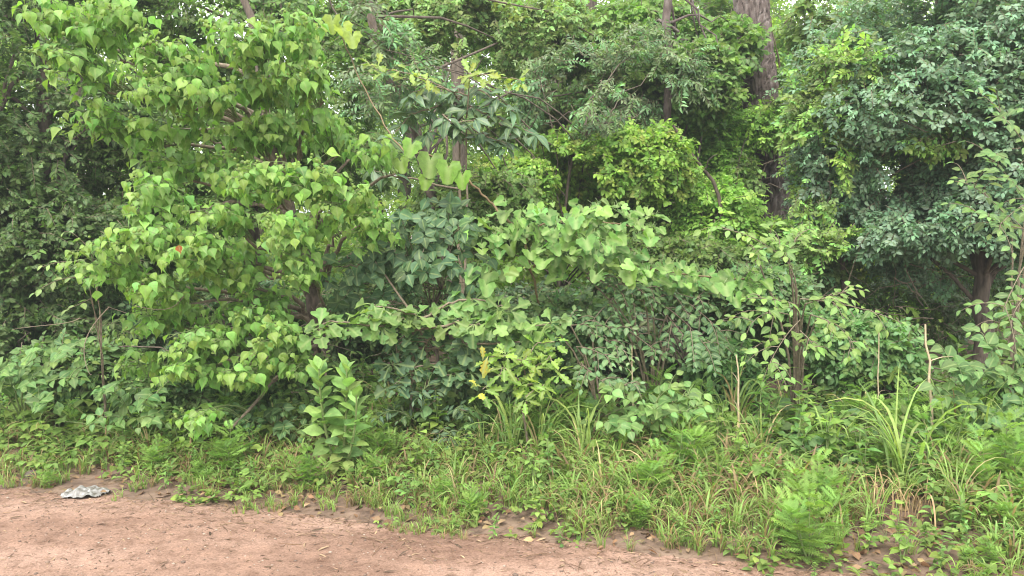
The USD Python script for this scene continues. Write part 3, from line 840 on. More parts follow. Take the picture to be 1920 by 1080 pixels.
for (px, py, rx, ry, Y, n) in TALLOW:
    c = at(px, py, Y)
    r = np.array([rx * Y / FPX, .26, ry * Y / FPX]) * .92
    k0 = int(np.clip(np.argmin(np.linalg.norm(TPath - (c - [0, 0, .5]), axis=1)), 3, 19))
    root = TPath[k0]
    back = c + np.array([.1, .28, -.12]) * [1, 1, 1]
    Pb = branch_to(tallow, root, back, .02, .008, rt, .12, n=8, kink=.018)
    nt = max(5, int(n / 4.6))
    for q in range(nt):
        d = nrm(rt.normal(size=3) * [1, .8, .9] + [0, -.55, .15])
        e = c + d * r * rt.uniform(.55, 1.05)
        s = back + (Pb[-3] - back) * rt.random() * .6
        mid = (s + e) / 2 + UP * (.10 + .25 * rt.random()) * np.linalg.norm(e - s)
        P = bez(s, mid, e, 7)
        twig_mesh(twigs, P, .0045, .0018)
        m = max(9, int(2.8 * n / nt + rt.integers(-1, 3)))
        tt = np.sort(rt.uniform(.3, 1.0, m))
        p = np.stack([np.interp(tt * 6, range(7), P[:, k]) for k in range(3)], 1)
        tan = nrm(P[-1] - P[-3])
        sd = nrm(np.cross(tan, UP))
        sg = np.where(np.arange(m) % 2 == 0, 1, -1)[:, None]
        L = np.clip(rt.lognormal(-2.78, .27, m), .03, .092) * (1 - .25 * (tt > .93)) * Y / 4.75
        pet = nrm(tan * .45 + sg * sd * .8 + rt.normal(0, .45, (m, 3)) - UP * .05) * (L * rt.uniform(.4, .9, m))[:, None]
        base = p + pet
        rad = nrm((base - c) / np.maximum(r, .05) * [1, .7, .5])
        axis = -UP * .95 + nrm(pet) * .45 + rad * .35 + rt.normal(0, .33, (m, 3))
        nm = OUT * .45 + rad * .55 + UP * .75 + rt.normal(0, .42, (m, 3))
        col = green(rt, m, (.20, .375, .085), .07, .17, .08)
        young = tt > .9
        col[young] = col[young] * .5 + np.array([.25, .34, .06]) * .5
        leaves.add(HEART, base, axis, nm, L, col, rt)
        for w in range(m):
            twig_mesh(twigs, np.array([p[w], base[w]]), .0016, .0012, 3)
        if rt.random() < .22 and ry > 30:
            for f in range(rt.integers(3, 7)):
                fp = e + rt.normal(0, .022, 3) + UP * .015
                rr = rt.uniform(.007, .011)
                fruit.add(bv * rr + fp, bf, bv, np.array([.22, .32, .07]))
# one red leaf
ip = at(335, 460, 4.36)
leaves.to(tallow, LEAF, 300)
red = Acc(); red.leaves(HEART[1], ip[None], np.array([[.2, 0, -1.]]), np.array([[0, -1, .5]]), np.array([.052]), np.array([[.27, .085, .03]]))
red.to(tallow, 'red_leaf', LEAF, label='single orange red leaf among the green')
V, F, N, C, S = twigs.joined()
tallow.part('twigs', V, F, STEM, C, N, S, 'stuff')
fruit.to(tallow, 'fruit', HERB, 'stuff')
# bare hanging and creeping shoots below it
for lab, pts, rr in (('bare pale shoot curving down below the bright drooping tree', [(205, 575, 4.7), (175, 610, 4.65), (158, 650, 4.62), (163, 690, 4.6), (172, 702, 4.6)], .0032),
                     ('bare pale shoot reaching left over the shaded bush', [(150, 596, 4.9), (120, 606, 4.9), (75, 611, 4.9), (22, 618, 4.85)], .003),
                     ('thin bare shoot sagging under the bright leaves', [(345, 555, 4.75), (320, 577, 4.7), (290, 580, 4.68), (250, 573, 4.65)], .0028)):
    P = np.array([at(*p) for p in pts])
    th = Thing('bare_shoot', lab, 'shoot', tuple(P[0]))
    q = np.linspace(0, len(P) - 1, 14)
    from scipy.interpolate import CubicSpline
    P = CubicSpline(range(len(P)), P)(q)
    V, F, N = tube(P, np.linspace(rr, rr * .5, 14), 5)
    th.part('shoot', V, F, TWIG, N=N)

# ---- oak saplings: rosettes of lobed leaves
def rosette(leaves, rng, c, L, k, tmpls, base, yellow=0.05, tilt=(0, -.5, .8), spreadn=.5, droop=.25):
    n0 = nrm(np.array(tilt) + rng.normal(0, .25, 3))
    a = nrm(np.cross(n0, rng.normal(size=3))); b = np.cross(n0, a)
    th = np.arange(k) * 2.4 + rng.uniform(0, 6)
    rad = np.cos(th)[:, None] * a + np.sin(th)[:, None] * b
    ax = rad + n0 * rng.uniform(.0, .55, (k, 1)) - UP * droop + rng.normal(0, .12, (k, 3))
    nm = n0 - rad * .25 + rng.normal(0, .22, (k, 3))
    pos = c + n0 * rng.uniform(-.04, .02, (k, 1)) + rad * .008
    leaves.add(tmpls, pos, ax, nm, L * rng.uniform(.7, 1.12, k), green(rng, k, base, .06, .12, yellow), rng)


def shoot_plant(name, label, category, base_px, Y0, branches, L, tmpls, col, mat, seed, k=7, stems=TWIG, trunk_r=.02, most=300, between=1, **kw):
    """branches: lists of (px, py, distance) rosette places, each reached by one branch from the stem."""
    rng = np.random.default_rng(seed)
    root = base_at(base_px, Y0) * np.array([1, 1, 0])
    root = np.array([root[0], root[1], land(root[0], root[1])])
    t = Thing(name, label, category, tuple(root))
    top = at(*branches[0][0])
    P = wob(bez(root - UP * .05, root + UP * .6 * (top[2] - root[2]) + (top - root) * .1, top, 12), .008, rng)
    V, F, N = tube(P, np.linspace(trunk_r, trunk_r * .3, 12), 8)
    t.part('stem', V, F, stems, N=N)
    leaves, twigs = LeafSet(), Acc()
    for br in branches:
        pts = np.array([at(*q) for q in br])
        a = P[int(np.clip(np.searchsorted(P[:, 2], pts[0][2] - .12), 3, 11))]
        path = np.vstack([a[None], pts]) if np.linalg.norm(a - pts[0]) > .03 else pts
        if len(path) > 1:
            q = np.linspace(0, len(path) - 1, 4 * len(path))
            curve = np.stack([np.interp(q, range(len(path)), path[:, j]) for j in range(3)], 1)
            curve = wob(curve, .006, rng)
            V, F, N = tube(curve, np.linspace(trunk_r * .45, .0025, len(curve)), 5)
            t.part('branch', V, F, stems, N=N)
        for i, c in enumerate(pts):
            rosette(leaves, rng, c, L, k + rng.integers(-1, 2), tmpls, col, **kw)
            if i + 1 < len(pts):
                for w in range(between):
                    rosette(leaves, rng, c + (pts[i + 1] - c) * (w + rng.uniform(.6, 1.1)) / (between + 1) + rng.normal(0, .015, 3), L, max(3, k - 3), tmpls, col, **kw)
    leaves.to(t, mat, most)
    return t


shoot_plant('oak_sapling', 'oak sapling with light green fan shaped lobed leaves reaching left beside the dark trunk', 'oak sapling', 770, 5.25,
            [[(780, 590, 4.95), (740, 580, 4.85), (700, 575, 4.8), (690, 600, 4.75)], [(760, 600, 4.9), (715, 612, 4.75), (650, 605, 4.7), (610, 605, 4.65), (598, 620, 4.62)],
             [(840, 570, 5.0), (885, 560, 4.95), (930, 572, 4.9), (955, 580, 4.9)], [(850, 605, 4.9), (890, 610, 4.85), (925, 605, 4.85)], [(960, 610, 4.9), (1000, 615, 4.85), (1032, 605, 4.8)], [(980, 640, 4.85), (1010, 632, 4.85)]],
            .125, OAK, (.15, .26, .075), LEAF, 201, k=7, trunk_r=.02)
shoot_plant('oak_sapling', 'oak sapling with darker blue green lobed leaves low behind the light one', 'oak sapling', 800, 5.3,
            [[(800, 640, 5.0), (750, 640, 4.95), (735, 685, 4.9)], [(820, 680, 5.0), (775, 690, 4.95), (740, 720, 4.9)], [(860, 640, 5.0), (880, 650, 4.95), (905, 660, 4.95)], [(840, 610, 5.1), (800, 610, 5.1)], [(850, 700, 5.0), (880, 700, 4.95)], [(700, 480, 5.3), (665, 500, 5.25), (620, 500, 5.2)]],
            .12, OAK, (.095, .175, .08), LEAF, 202, k=6, trunk_r=.018)
yo = shoot_plant('oak_sprout', 'low oak sprout with yellow green narrow lobed leaves, some turning yellow', 'oak sprout', 985, 4.75,
            [[(985, 680, 4.65), (950, 665, 4.6), (920, 670, 4.55)], [(1000, 690, 4.65), (1030, 670, 4.6), (1045, 695, 4.55)], [(970, 710, 4.6), (945, 690, 4.55), (905, 730, 4.5)], [(990, 720, 4.55), (1020, 720, 4.55), (985, 745, 4.5)], [(1000, 650, 4.7), (1040, 640, 4.65)]],
            .105, OAK_NARROW, (.185, .30, .05), LEAF, 203, k=6, trunk_r=.010, yellow=.2)
rr_ = np.random.default_rng(204)
for px, py in ((905, 676), (925, 690), (900, 738), (893, 725), (915, 668)):
    p = at(px, py, 4.45)
    ll = Acc(); ll.leaves(OAK_NARROW[0], p[None], rr_.normal(0, .5, (1, 3)) + [[-.4, -.2, -.1]], np.array([[0, -.6, .8]]) + rr_.normal(0, .3, (1, 3)), np.array([rr_.uniform(.08, .11)]), np.array([[.40, .36, .05]]) * rr_.uniform(.8, 1.1))
    ll.to(yo, 'yellow_leaf', LEAF, label='bright yellow leaf')
# tall sapling of the same kind behind, top middle
shoot_plant('oak_sapling', 'tall thin oak sapling with drooping grey green leaves above the grape vine', 'oak sapling', 862, 6.3,
            [[(862, 190, 6.2), (820, 200, 6.1), (770, 215, 6.05), (730, 260, 6.0)], [(880, 200, 6.1), (920, 215, 6.05), (960, 235, 6.0), (1000, 250, 6.0)], [(850, 170, 6.1), (800, 160, 6.05), (770, 180, 6.0)], [(880, 165, 6.1), (920, 180, 6.0), (960, 200, 6.0)],
             [(850, 240, 6.1), (800, 250, 6.05)], [(900, 250, 6.1), (950, 270, 6.05)], [(830, 215, 6.0), (850, 230, 5.95), (890, 225, 5.95)], [(740, 330, 6.0), (700, 320, 6.0)]],
            .15, LANCE, (.095, .165, .08), GLOSSY, 205, k=8, trunk_r=.02, droop=.5, tilt=(0, -.35, .9))
shoot_plant('oak_branch', 'level spray of yellowing lobed leaves at the top of the tall thin sapling', 'oak branch', 868, 6.35,
            [[(880, 138, 5.95), (910, 140, 5.9), (940, 146, 5.9), (975, 150, 5.9)], [(800, 150, 5.95), (770, 138, 5.9), (720, 132, 5.9), (695, 122, 5.9)]], .115, OAK_NARROW, (.23, .31, .06), LEAF, 206, k=5, trunk_r=.014, yellow=.4)

# ---- grape vine: large leaves in shingled sheets
rg = np.random.default_rng(303)
vb = np.array(base_at(1040, 5.7)); vb[2] = land(vb[0], vb[1])
vine = Thing('grape_vine', 'grape vine with broad light green leaves sprawling over the bushes at the middle', 'vine', tuple(vb))
leaves, twigs = LeafSet(), Acc()
VINE = [(980, 460, 80, 40, 5.15, 16), (1060, 440, 90, 50, 5.1, 26), (1130, 420, 70, 45, 5.15, 18), (1150, 460, 60, 40, 5.05, 14), (1080, 490, 70, 30, 5.05, 14), (930, 500, 45, 30, 5.1, 7), (1040, 400, 110, 25, 5.4, 14), (920, 420, 60, 30, 5.3, 9),
        (1240, 510, 60, 22, 5.1, 12), (1310, 520, 60, 24, 5.05, 14), (1380, 535, 45, 25, 5.05, 9), (1180, 495, 50, 22, 5.1, 9), (1200, 420, 40, 30, 5.4, 7), (1440, 520, 40, 20, 5.2, 6)]
for (px, py, rx, ry, Y, n) in VINE:
    n = int(n * 2.5)
    q = rg.uniform(-1, 1, (n, 2))
    pos = np.array([at(px + a * rx, py + b * ry, Y + rg.normal(0, .19) - .10 * b) for a, b in q])
    axis = -UP * .42 + OUT * .9 + rg.normal(0, .45, (n, 3)) * [1.4, .5, .5]
    nm = UP * 1.0 + OUT * .38 + rg.normal(0, .42, (n, 3))
    leaves.add(GRAPE, pos, axis, nm, np.clip(rg.lognormal(-2.68, .36, n), .035, .11), green(rg, n, (.125, .245, .055), .09, .24, .08), rg)
    for p in pos:
        twig_mesh(twigs, bez(p, p + np.array([0, .06, -.03]), p + np.array([rg.normal(0, .03), .12, .02]), 4), .002, .0025, 3)
for px, py, L in ((775, 275, .115), (808, 300, .155), (842, 315, .14), (868, 333, .11), (750, 308, .10), (800, 342, .09), (735, 292, .07)):
    leaves.add(GRAPE, at(px, py - 12, 5.2)[None], np.array([[rg.normal(0, .3), -.2, -.95]]), np.array([[rg.normal(0, .2), -.8, .6]]), [L], green(rg, 1, (.15, .25, .04), .04, .08), rg)
for px, py in ((600, 62), (640, 60), (660, 75), (625, 45)):
    leaves.add(GRAPE, at(px, py - 15, 5.9)[None], np.array([[rg.normal(0, .4), -.2, -.8]]), np.array([[rg.normal(0, .2), -.7, .7]]), [.12], green(rg, 1, (.22, .31, .04), .04, .08), rg)
leaves.to(vine, LEAF, 300)
for pts in ([(1040, 780, 5.7), (1020, 640, 5.6), (1000, 520, 5.4), (990, 440, 5.3), (1060, 415, 5.3), (1160, 420, 5.3), (1210, 440, 5.35)], [(1000, 500, 5.35), (1100, 480, 5.2), (1200, 500, 5.2), (1320, 520, 5.15), (1440, 525, 5.25)],
            [(990, 440, 5.3), (930, 390, 5.4), (880, 340, 5.35), (800, 290, 5.3), (760, 285, 5.3), (700, 200, 5.8), (640, 65, 6.0)]):
    K = np.array([at(*p) for p in pts])
    P = wob(CubicSpline(range(len(K)), K)(np.linspace(0, len(K) - 1, 6 * len(K))), .005, rg)
    V, F, N = tube(P, np.linspace(.010, .004, len(P)), 5)
    vine.part('stem', V, F, REDSTEM, N=N)
twigs.to(vine, 'leaf_stalks', STEM, 'stuff')


# ---- shrubs of arching sprays with leaves in two rows
def spray_shrub(name, label, category, base_px, Y0, sprays, L, tmpls, col, mat, seed, gap=.6, most=300, stem=TWIG, yellow=.08, up=.75, trunk_r=.0095, side_shoots=2, filler=0, group=None):
    rng = np.random.default_rng(seed)
    root = np.array(base_at(base_px, Y0)); root[2] = land(root[0], root[1])
    t = Thing(name, label, category, tuple(root), group=group)
    leaves, twigs = LeafSet(), Acc()

    def rows(P, s0=.15):
        seg = np.linalg.norm(np.diff(P, axis=0), axis=1); cl = np.concatenate([[0], np.cumsum(seg)])
        m = max(3, int(cl[-1] / (L * gap)))
        s = np.linspace(s0, 1, m) * cl[-1]
        p = np.stack([np.interp(s, cl, P[:, k]) for k in range(3)], 1)
        tan = nrm(np.stack([np.interp(s, cl, np.gradient(P[:, k], cl)) for k in range(3)], 1))
        nref = nrm(UP * up + OUT * .55 + rng.normal(0, .12, 3))
        sd = nrm(np.cross(tan, nref))
        sg = np.where(np.arange(m) % 2 == 0, 1., -1.)[:, None]
        end = np.arange(m) == m - 1
        ax = np.where(end[:, None], tan, tan * .55 + sg * sd * .85) + rng.normal(0, .13, (m, 3)) - UP * .12
        nm = nref + rng.normal(0, .2, (m, 3))
        sc = L * rng.uniform(.75, 1.15, m) * (1 - .3 * (s / cl[-1]) ** 3)
        c = green(rng, m, col, .06, .13, yellow)
        c = c * (1 + .25 * ((s / cl[-1]) ** 2)[:, None])
        leaves.add(tmpls, p + sg * sd * .006, ax, nm, sc, c, rng)

    hub = root + UP * .25
    for sp_ in sprays:
        K = np.array([at(*q) for q in sp_])
        start = K[0]
        path = bez(root - UP * .04, root + UP * .55 * max(.2, start[2] - root[2]) + (start - root) * .15, start, 9)
        V, F, N = tube(wob(path, .008, rng), np.linspace(trunk_r, trunk_r * .45, 9), 6)
        t.part('stem', V, F, stem, N=N)
        q = np.linspace(0, len(K) - 1, 9)
        P = np.stack([np.interp(q, range(len(K)), K[:, k]) for k in range(3)], 1)
        if len(K) > 2:
            P = CubicSpline(range(len(K)), K)(q)
        twig_mesh(twigs, P, trunk_r * .4, .0015)
        rows(P)
        ln = np.linalg.norm(P[-1] - P[0])
        for w in range(side_shoots):
            a = P[rng.integers(1, 8)]
            tan = nrm(P[-1] - P[0]); sd = nrm(np.cross(tan, UP + OUT * .4)) * (1 if w % 2 else -1)
            e = a + (tan * .6 + sd * .7 + rng.normal(0, .2, 3) + OUT * .15) * ln * rng.uniform(.3, .55)
            Q = bez(a, (a + e) / 2 + UP * .12 * ln, e, 6)
            twig_mesh(twigs, Q, .003, .0012)
            rows(Q, .2)
    leaves.to(t, mat, most)
    twigs.to(t, 'twigs', stem, 'stuff')
    return t


spray_shrub('elm_shrub', 'light green elm shrub with oval leaves on arching sprays, right of the grape vine', 'shrub', 1500, 5.3,
            [[(1490, 520, 4.95), (1460, 460, 4.9), (1440, 432, 4.85)], [(1485, 500, 4.95), (1420, 450, 4.9), (1355, 430, 4.85)], [(1480, 480, 4.95), (1500, 440, 4.9), (1530, 430, 4.9)], [(1400, 470, 4.95), (1410, 460, 4.9), (1425, 490, 4.85)],
             [(1500, 560, 4.9), (1600, 575, 4.75), (1690, 605, 4.65)], [(1510, 570, 4.9), (1560, 555, 4.8), (1590, 545, 4.75)], [(1520, 590, 4.85), (1580, 620, 4.7), (1595, 668, 4.65)], [(1500, 600, 4.85), (1460, 650, 4.7), (1430, 715, 4.6)],
             [(1480, 590, 4.85), (1430, 590, 4.75), (1400, 625, 4.7)], [(1500, 620, 4.85), (1520, 640, 4.75), (1530, 660, 4.7)], [(1490, 570, 4.9), (1440, 560, 4.8), (1400, 560, 4.75)], [(1530, 600, 4.8), (1560, 610, 4.7), (1560, 640, 4.65)]],
            .074, OVAL, (.17, .28, .075), LEAF, 401, gap=.55, side_shoots=4, yellow=.1)
spray_shrub('bramble', 'dull dark green bush with small leaves in hanging sprays below the grape vine', 'bush', 1230, 5.3,
            [[(1150, 530, 5.1), (1200, 545, 5.0), (1240, 570, 4.95)], [(1220, 560, 5.05), (1280, 600, 4.9), (1330, 660, 4.8)], [(1250, 590, 5.0), (1290, 640, 4.85), (1320, 680, 4.8)], [(1200, 540, 5.1), (1270, 550, 5.0), (1340, 575, 4.95)],
             [(1150, 560, 5.1), (1120, 590, 5.0), (1110, 610, 4.95)], [(1280, 560, 5.05), (1340, 610, 4.95), (1370, 650, 4.9)], [(1180, 620, 5.1), (1220, 650, 5.0), (1250, 670, 4.95)], [(1100, 520, 5.2), (1150, 540, 5.1), (1200, 580, 5.0)]],
            .058, OVAL, (.09, .165, .065), LEAF, 402, gap=.5, side_shoots=6, yellow=.02)
spray_shrub('bramble', 'low bush of small pale edged leaves to the right of the yellowing oak sprout', 'bush', 1130, 5.0,
            [[(1080, 650, 4.9), (1120, 660, 4.8), (1170, 690, 4.7)], [(1100, 620, 4.95), (1140, 640, 4.85), (1190, 670, 4.75)], [(1090, 680, 4.85), (1110, 700, 4.75), (1150, 730, 4.65)], [(1060, 640, 4.9), (1050, 610, 4.85), (1080, 590, 4.8)], [(1120, 700, 4.8), (1160, 720, 4.7), (1200, 720, 4.65)], [(1070, 610, 5.0), (1120, 610, 4.95), (1170, 620, 4.9)]],
            .056, OVAL, (.125, .215, .09), LEAF, 403, gap=.5, side_shoots=6, yellow=.03)
spray_shrub('elm_shrub', 'elm shrub with light green sprays at the right edge before the dark tree', 'shrub', 1900, 5.4,
            [[(1900, 420, 5.2), (1840, 360, 5.1), (1790, 340, 5.05)], [(1930, 380, 5.2), (1880, 320, 5.1), (1850, 300, 5.0)], [(1940, 300, 5.2), (1900, 240, 5.1), (1870, 215, 5.0)], [(1930, 430, 5.1), (1880, 420, 5.0), (1830, 400, 4.95)], [(1920, 500, 5.1), (1890, 560, 4.9), (1870, 620, 4.8)], [(1940, 540, 5.0), (1900, 590, 4.85), (1905, 640, 4.8)], [(1950, 380, 5.1), (1910, 390, 5.0), (1860, 440, 4.95)]],
            .076, OVAL, (.125, .22, .07), LEAF, 404, gap=.55, side_shoots=4, yellow=.1)
spray_shrub('elm_shrub', 'spindly sprig of pale oval leaves poking out left of the bright drooping tree', 'shrub', 190, 5.3,
            [[(170, 500, 4.95), (130, 490, 4.85), (80, 500, 4.8)], [(160, 520, 4.9), (110, 525, 4.8), (65, 550, 4.75)], [(170, 470, 4.95), (140, 440, 4.9), (120, 435, 4.85)], [(170, 560, 4.9), (145, 572, 4.8), (125, 580, 4.75)]],
            .066, OVAL, (.17, .26, .085), LEAF, 405, side_shoots=0, trunk_r=.005)
# dark five-leaf creeper between the bright tree and the vine
rc = np.random.default_rng(501)
cb = np.array(base_at(800, 5.6)); cb[2] = land(cb[0], cb[1])
creeper = Thing('creeper_bush', 'dark green creeper with leaflets in fives between the drooping tree and the grape vine', 'creeper', tuple(cb))
leaves, twigs = LeafSet(), Acc()
stemP = wob(np.stack([np.linspace(cb[k], at(830, 400, 5.5)[k], 12) for k in range(3)], 1), .03, rc)
V, F, N = tube(stemP, np.linspace(.018, .006, 12), 7)
creeper.part('stem', V, F, BARK, N=N)
for (px, py, rx, ry, n, Y) in ((770, 440, 70, 45, 9, 5.25), (840, 450, 60, 60, 9, 5.2), (760, 510, 60, 50, 9, 5.2), (840, 400, 60, 30, 8, 5.4), (800, 470, 70, 60, 9, 5.15), (700, 520, 60, 40, 6, 5.3), (880, 520, 40, 40, 5, 5.2), (680, 590, 50, 30, 4, 5.5), (640, 540, 50, 30, 4, 5.5)):
    for k in range(int(n * 1.6)):
        c = at(px + rc.uniform(-1, 1) * rx, py + rc.uniform(-1, 1) * ry, Y + rc.normal(0, .08))
        rosette(leaves, rc, c, .088, 5, OVATE, (.085, .16, .07), .01, tilt=(0, -.7, .6), droop=.4)
        if k % 2 == 0:
            s = stemP[rc.integers(4, 12)]
            twig_mesh(twigs, bez(s, (s + c) / 2 + UP * .06, c, 6), .004, .0018)
leaves.to(creeper, LEAF, 300)
twigs.to(creeper, 'twigs', TWIG, 'stuff')
# low dark bushes in the shade of the oak saplings and in front of the wood
for lab, args in (
        ('dark ferny low bush in the shade under the oak saplings', dict(base_px=800, Y0=5.2, sprays=[[(790, 760, 5.1), (760, 720, 5.0), (720, 710, 4.95)], [(800, 750, 5.1), (830, 720, 5.0), (870, 715, 4.95)], [(780, 790, 5.0), (740, 770, 4.95), (710, 790, 4.9)], [(810, 790, 5.0), (850, 770, 4.95), (880, 780, 4.9)], [(800, 770, 5.0), (790, 740, 4.95), (810, 720, 4.9)], [(820, 800, 4.95), (840, 810, 4.85), (870, 830, 4.8)]], L=.07, tmpls=LANCE, col=(.065, .12, .065), mat=LEAF, seed=411, gap=.45, side_shoots=4)),
        ('middle green bush at the right edge above the grass clumps', dict(base_px=1850, Y0=5.0, sprays=[[(1840, 740, 4.8), (1800, 690, 4.7), (1760, 670, 4.65)], [(1850, 720, 4.8), (1860, 670, 4.7), (1840, 640, 4.65)], [(1870, 730, 4.75), (1910, 690, 4.65), (1940, 660, 4.6)], [(1830, 760, 4.7), (1790, 740, 4.6), (1760, 750, 4.55)], [(1860, 770, 4.65), (1900, 750, 4.55), (1930, 760, 4.5)], [(1880, 800, 4.6), (1900, 800, 4.5), (1925, 830, 4.45)], [(1840, 790, 4.65), (1860, 780, 4.55), (1880, 790, 4.5)], [(1850, 740, 4.75), (1830, 710, 4.65), (1870, 700, 4.6)]], L=.095, tmpls=OVATE, col=(.10, .185, .06), mat=LEAF, seed=412, gap=.5, side_shoots=4)),
        ('light green bush at the left edge below the dark tree', dict(base_px=30, Y0=5.4, sprays=[[(60, 720, 5.2), (100, 680, 5.05), (140, 665, 5.0)], [(40, 720, 5.2), (40, 690, 5.05), (60, 660, 5.0)], [(20, 720, 5.2), (-20, 690, 5.05), (-60, 680, 5.0)], [(60, 730, 5.1), (110, 710, 5.0), (150, 710, 4.95)], [(10, 740, 5.1), (0, 710, 5.0), (20, 700, 4.9)], [(-40, 740, 5.1), (-60, 700, 5.0), (-90, 680, 4.95)]], L=.085, tmpls=OVATE, col=(.12, .22, .065), mat=LEAF, seed=413, gap=.5, side_shoots=4)),
        ('middle green bush behind the grass in the middle of the verge', dict(base_px=1220, Y0=4.75, sprays=[[(1210, 790, 4.65), (1180, 750, 4.6), (1140, 735, 4.55)], [(1220, 780, 4.65), (1240, 740, 4.6), (1270, 725, 4.55)], [(1230, 790, 4.6), (1270, 770, 4.5), (1300, 780, 4.45)], [(1210, 800, 4.6), (1180, 790, 4.5), (1150, 800, 4.45)], [(1220, 800, 4.55), (1230, 780, 4.5), (1220, 760, 4.45)], [(1240, 770, 4.6), (1290, 740, 4.55), (1320, 740, 4.5)]], L=.085, tmpls=OVATE, col=(.13, .23, .065), mat=LEAF, seed=414, gap=.5, side_shoots=3)),
        ('shaded bush behind the two stemmed weed under the drooping tree', dict(base_px=470, Y0=5.3, sprays=[[(480, 790, 5.1), (450, 770, 5.0), (410, 770, 4.95)], [(490, 790, 5.1), (520, 770, 5.0), (560, 770, 4.95)], [(470, 800, 5.05), (470, 790, 4.95), (450, 800, 4.9)], [(500, 810, 5.0), (530, 800, 4.9), (560, 820, 4.85)]], L=.075, tmpls=OVATE, col=(.075, .145, .05), mat=LEAF, seed=415, gap=.5, side_shoots=4)),
        ('small bush with middle green leaves between the drooping tree and the left bush', dict(base_px=240, Y0=5.2, sprays=[[(240, 770, 5.0), (220, 740, 4.9), (190, 740, 4.85)], [(250, 770, 5.0), (270, 740, 4.9), (300, 745, 4.85)], [(240, 790, 4.95), (210, 780, 4.85), (180, 790, 4.8)], [(250, 790, 4.95), (280, 780, 4.85), (310, 795, 4.8)], [(120, 790, 4.95), (100, 760, 4.85), (70, 760, 4.8)]], L=.08, tmpls=OVATE, col=(.11, .205, .06), mat=LEAF, seed=416, gap=.5, side_shoots=4))):
    spray_shrub('low_bush', lab, 'bush', stem=STEM, trunk_r=.008, **args)

# ---- two stemmed broad leaved weed at the road edge
rp = np.random.default_rng(601)
wb = floor_at(638, 905); wb[2] = ground_z(wb[0], wb[1])
poke = Thing('broadleaf_weed', 'tall pale green weed with two leafy stems standing at the road edge', 'weed', tuple(wb))
leaves = LeafSet()
for top, kink in (((598, 692, 4.35), -.10), ((650, 690, 4.35), .04), ((668, 740, 4.3), .10)):
    e = at(*top)
    P = bez(wb - UP * .03, wb + (e - wb) * .45 + np.array([kink * .6, 0, .02]), e, 12)
    V, F, N = tube(P, np.linspace(.011, .004, 12), 7)
    poke.part('stem', V, F, STEM, N=N)
    m = 34 if top[1] < 700 else 16
    tt = np.linspace(.2, 1.0, m)
    p = np.stack([np.interp(tt * 11, range(12), P[:, k]) for k in range(3)], 1)
    ang = np.arange(m) * 2.4 + rp.uniform(0, 6)
    rad = np.stack([np.cos(ang), np.sin(ang), 0 * ang], 1)
    ax = rad * np.interp(tt, [0, .75, 1], [1, .8, .28])[:, None] + UP * np.interp(tt, [.1, .3, .6, 1], [-.55, -.05, .55, 1.1])[:, None] + rp.normal(0, .12, (m, 3))
    nm = UP * .9 - rad * np.interp(tt, [0, 1], [-.25, .9])[:, None] + OUT * .55 + rp.normal(0, .15, (m, 3))
    L = np.interp(tt, [0, .4, .8, 1], [.115, .125, .115, .09]) * rp.uniform(.7, 1.2, m)
    col = green(rp, m, (.20, .325, .095), .06, .13)
    low = tt < .26
    col[low] = col[low] * .4 + np.array([.27, .28, .09]) * .6
    leaves.add([blade_leaf([(0, .02), (.12, .07), (.32, .25), (.55, .29), (.78, .18), (.92, .06), (1, 0)], f, d, tw, .06) for f, d, tw in ((.25, .3, .1), (.35, .45, -.15), (.15, .2, .2))], p, ax, nm, L, col, rp)
leaves.to(poke, HERB, 300)

#SECTION verge
# ---- weeds: each kind is built at its first place and repeated
def weed_ferny(t, rng, h, col):
    for b in range(6):
        n = 8
        lean = np.array([rng.normal(0, .16 * h), rng.normal(0, .16 * h), 0]) if b else np.zeros(3)
        hb = h * (1.0 if b == 0 else rng.uniform(.6, .9))
        P = wob(bez(np.zeros(3), lean * .5 + UP * hb * .55, lean * 1.2 + UP * hb * .88, n), .004, rng)
        V, F, N = tube(P, np.linspace(.004, .0015, n), 4)
        t.part('stem', V, F, STEM, N=N, world=False)
        for j in range(1, n):
            for s in range(2):
                a = rng.uniform(0, 6.28) if s == 0 else a + 2.6
                e = np.interp(j, [1, n - 1], [.2, 1.2])
                ax = np.array([[math.cos(a), math.sin(a), e]])
                L = h * .27 * np.interp(j, [1, 3, n - 1], [.8, 1, .75]) * rng.uniform(.75, 1.2)
                V, N = put_leaves(FROND[rng.integers(0, 3)], P[j][None], ax, np.array([[-math.cos(a) * e, -math.sin(a) * e, 1.0]]) + rng.normal(0, .25, (1, 3)), [L])
                t.part('leaf', V[0], FROND[0]['F'], HERB, np.tile(green(rng, 1, col, .05, .1), (len(V[0]), 1)), N[0], FROND[0]['S'], world=False)


def weed_leafy(t, rng, h, col, tmpls=LANCE, L=.1, stems=2, nodes=10, rise=.5):
    for s in range(stems):
        lean = rng.normal(0, .12 * h, 3) * [1, 1, 0]
        P = bez(np.zeros(3), lean * .3 + UP * h * .6, lean + UP * h * rng.uniform(.75, 1.05), 10)
        V, F, N = tube(P, np.linspace(.005, .002, 10), 5)
        t.part('stem', V, F, STEM, N=N, world=False)
        for j in range(nodes):
            u = .18 + .82 * j / (nodes - 1)
            p = np.array([np.interp(u * 9, range(10), P[:, k]) for k in range(3)])
            a = j * 2.4 + s
            e = rise * (u - .3) * 2 + rng.normal(0, .15)
            ax = np.array([[math.cos(a), math.sin(a), e]])
            q = tmpls[rng.integers(0, len(tmpls))]
            V, N = put_leaves(q, p[None], ax, np.array([[-math.cos(a) * max(e, 0), -math.sin(a) * max(e, 0), 1.0]]) + rng.normal(0, .18, (1, 3)), [L * rng.uniform(.75, 1.15) * (1.05 - .35 * u)])
            t.part('leaf', V[0], q['F'], HERB, np.tile(green(rng, 1, col, .06, .12, .05), (len(V[0]), 1)), N[0], q['S'], world=False)


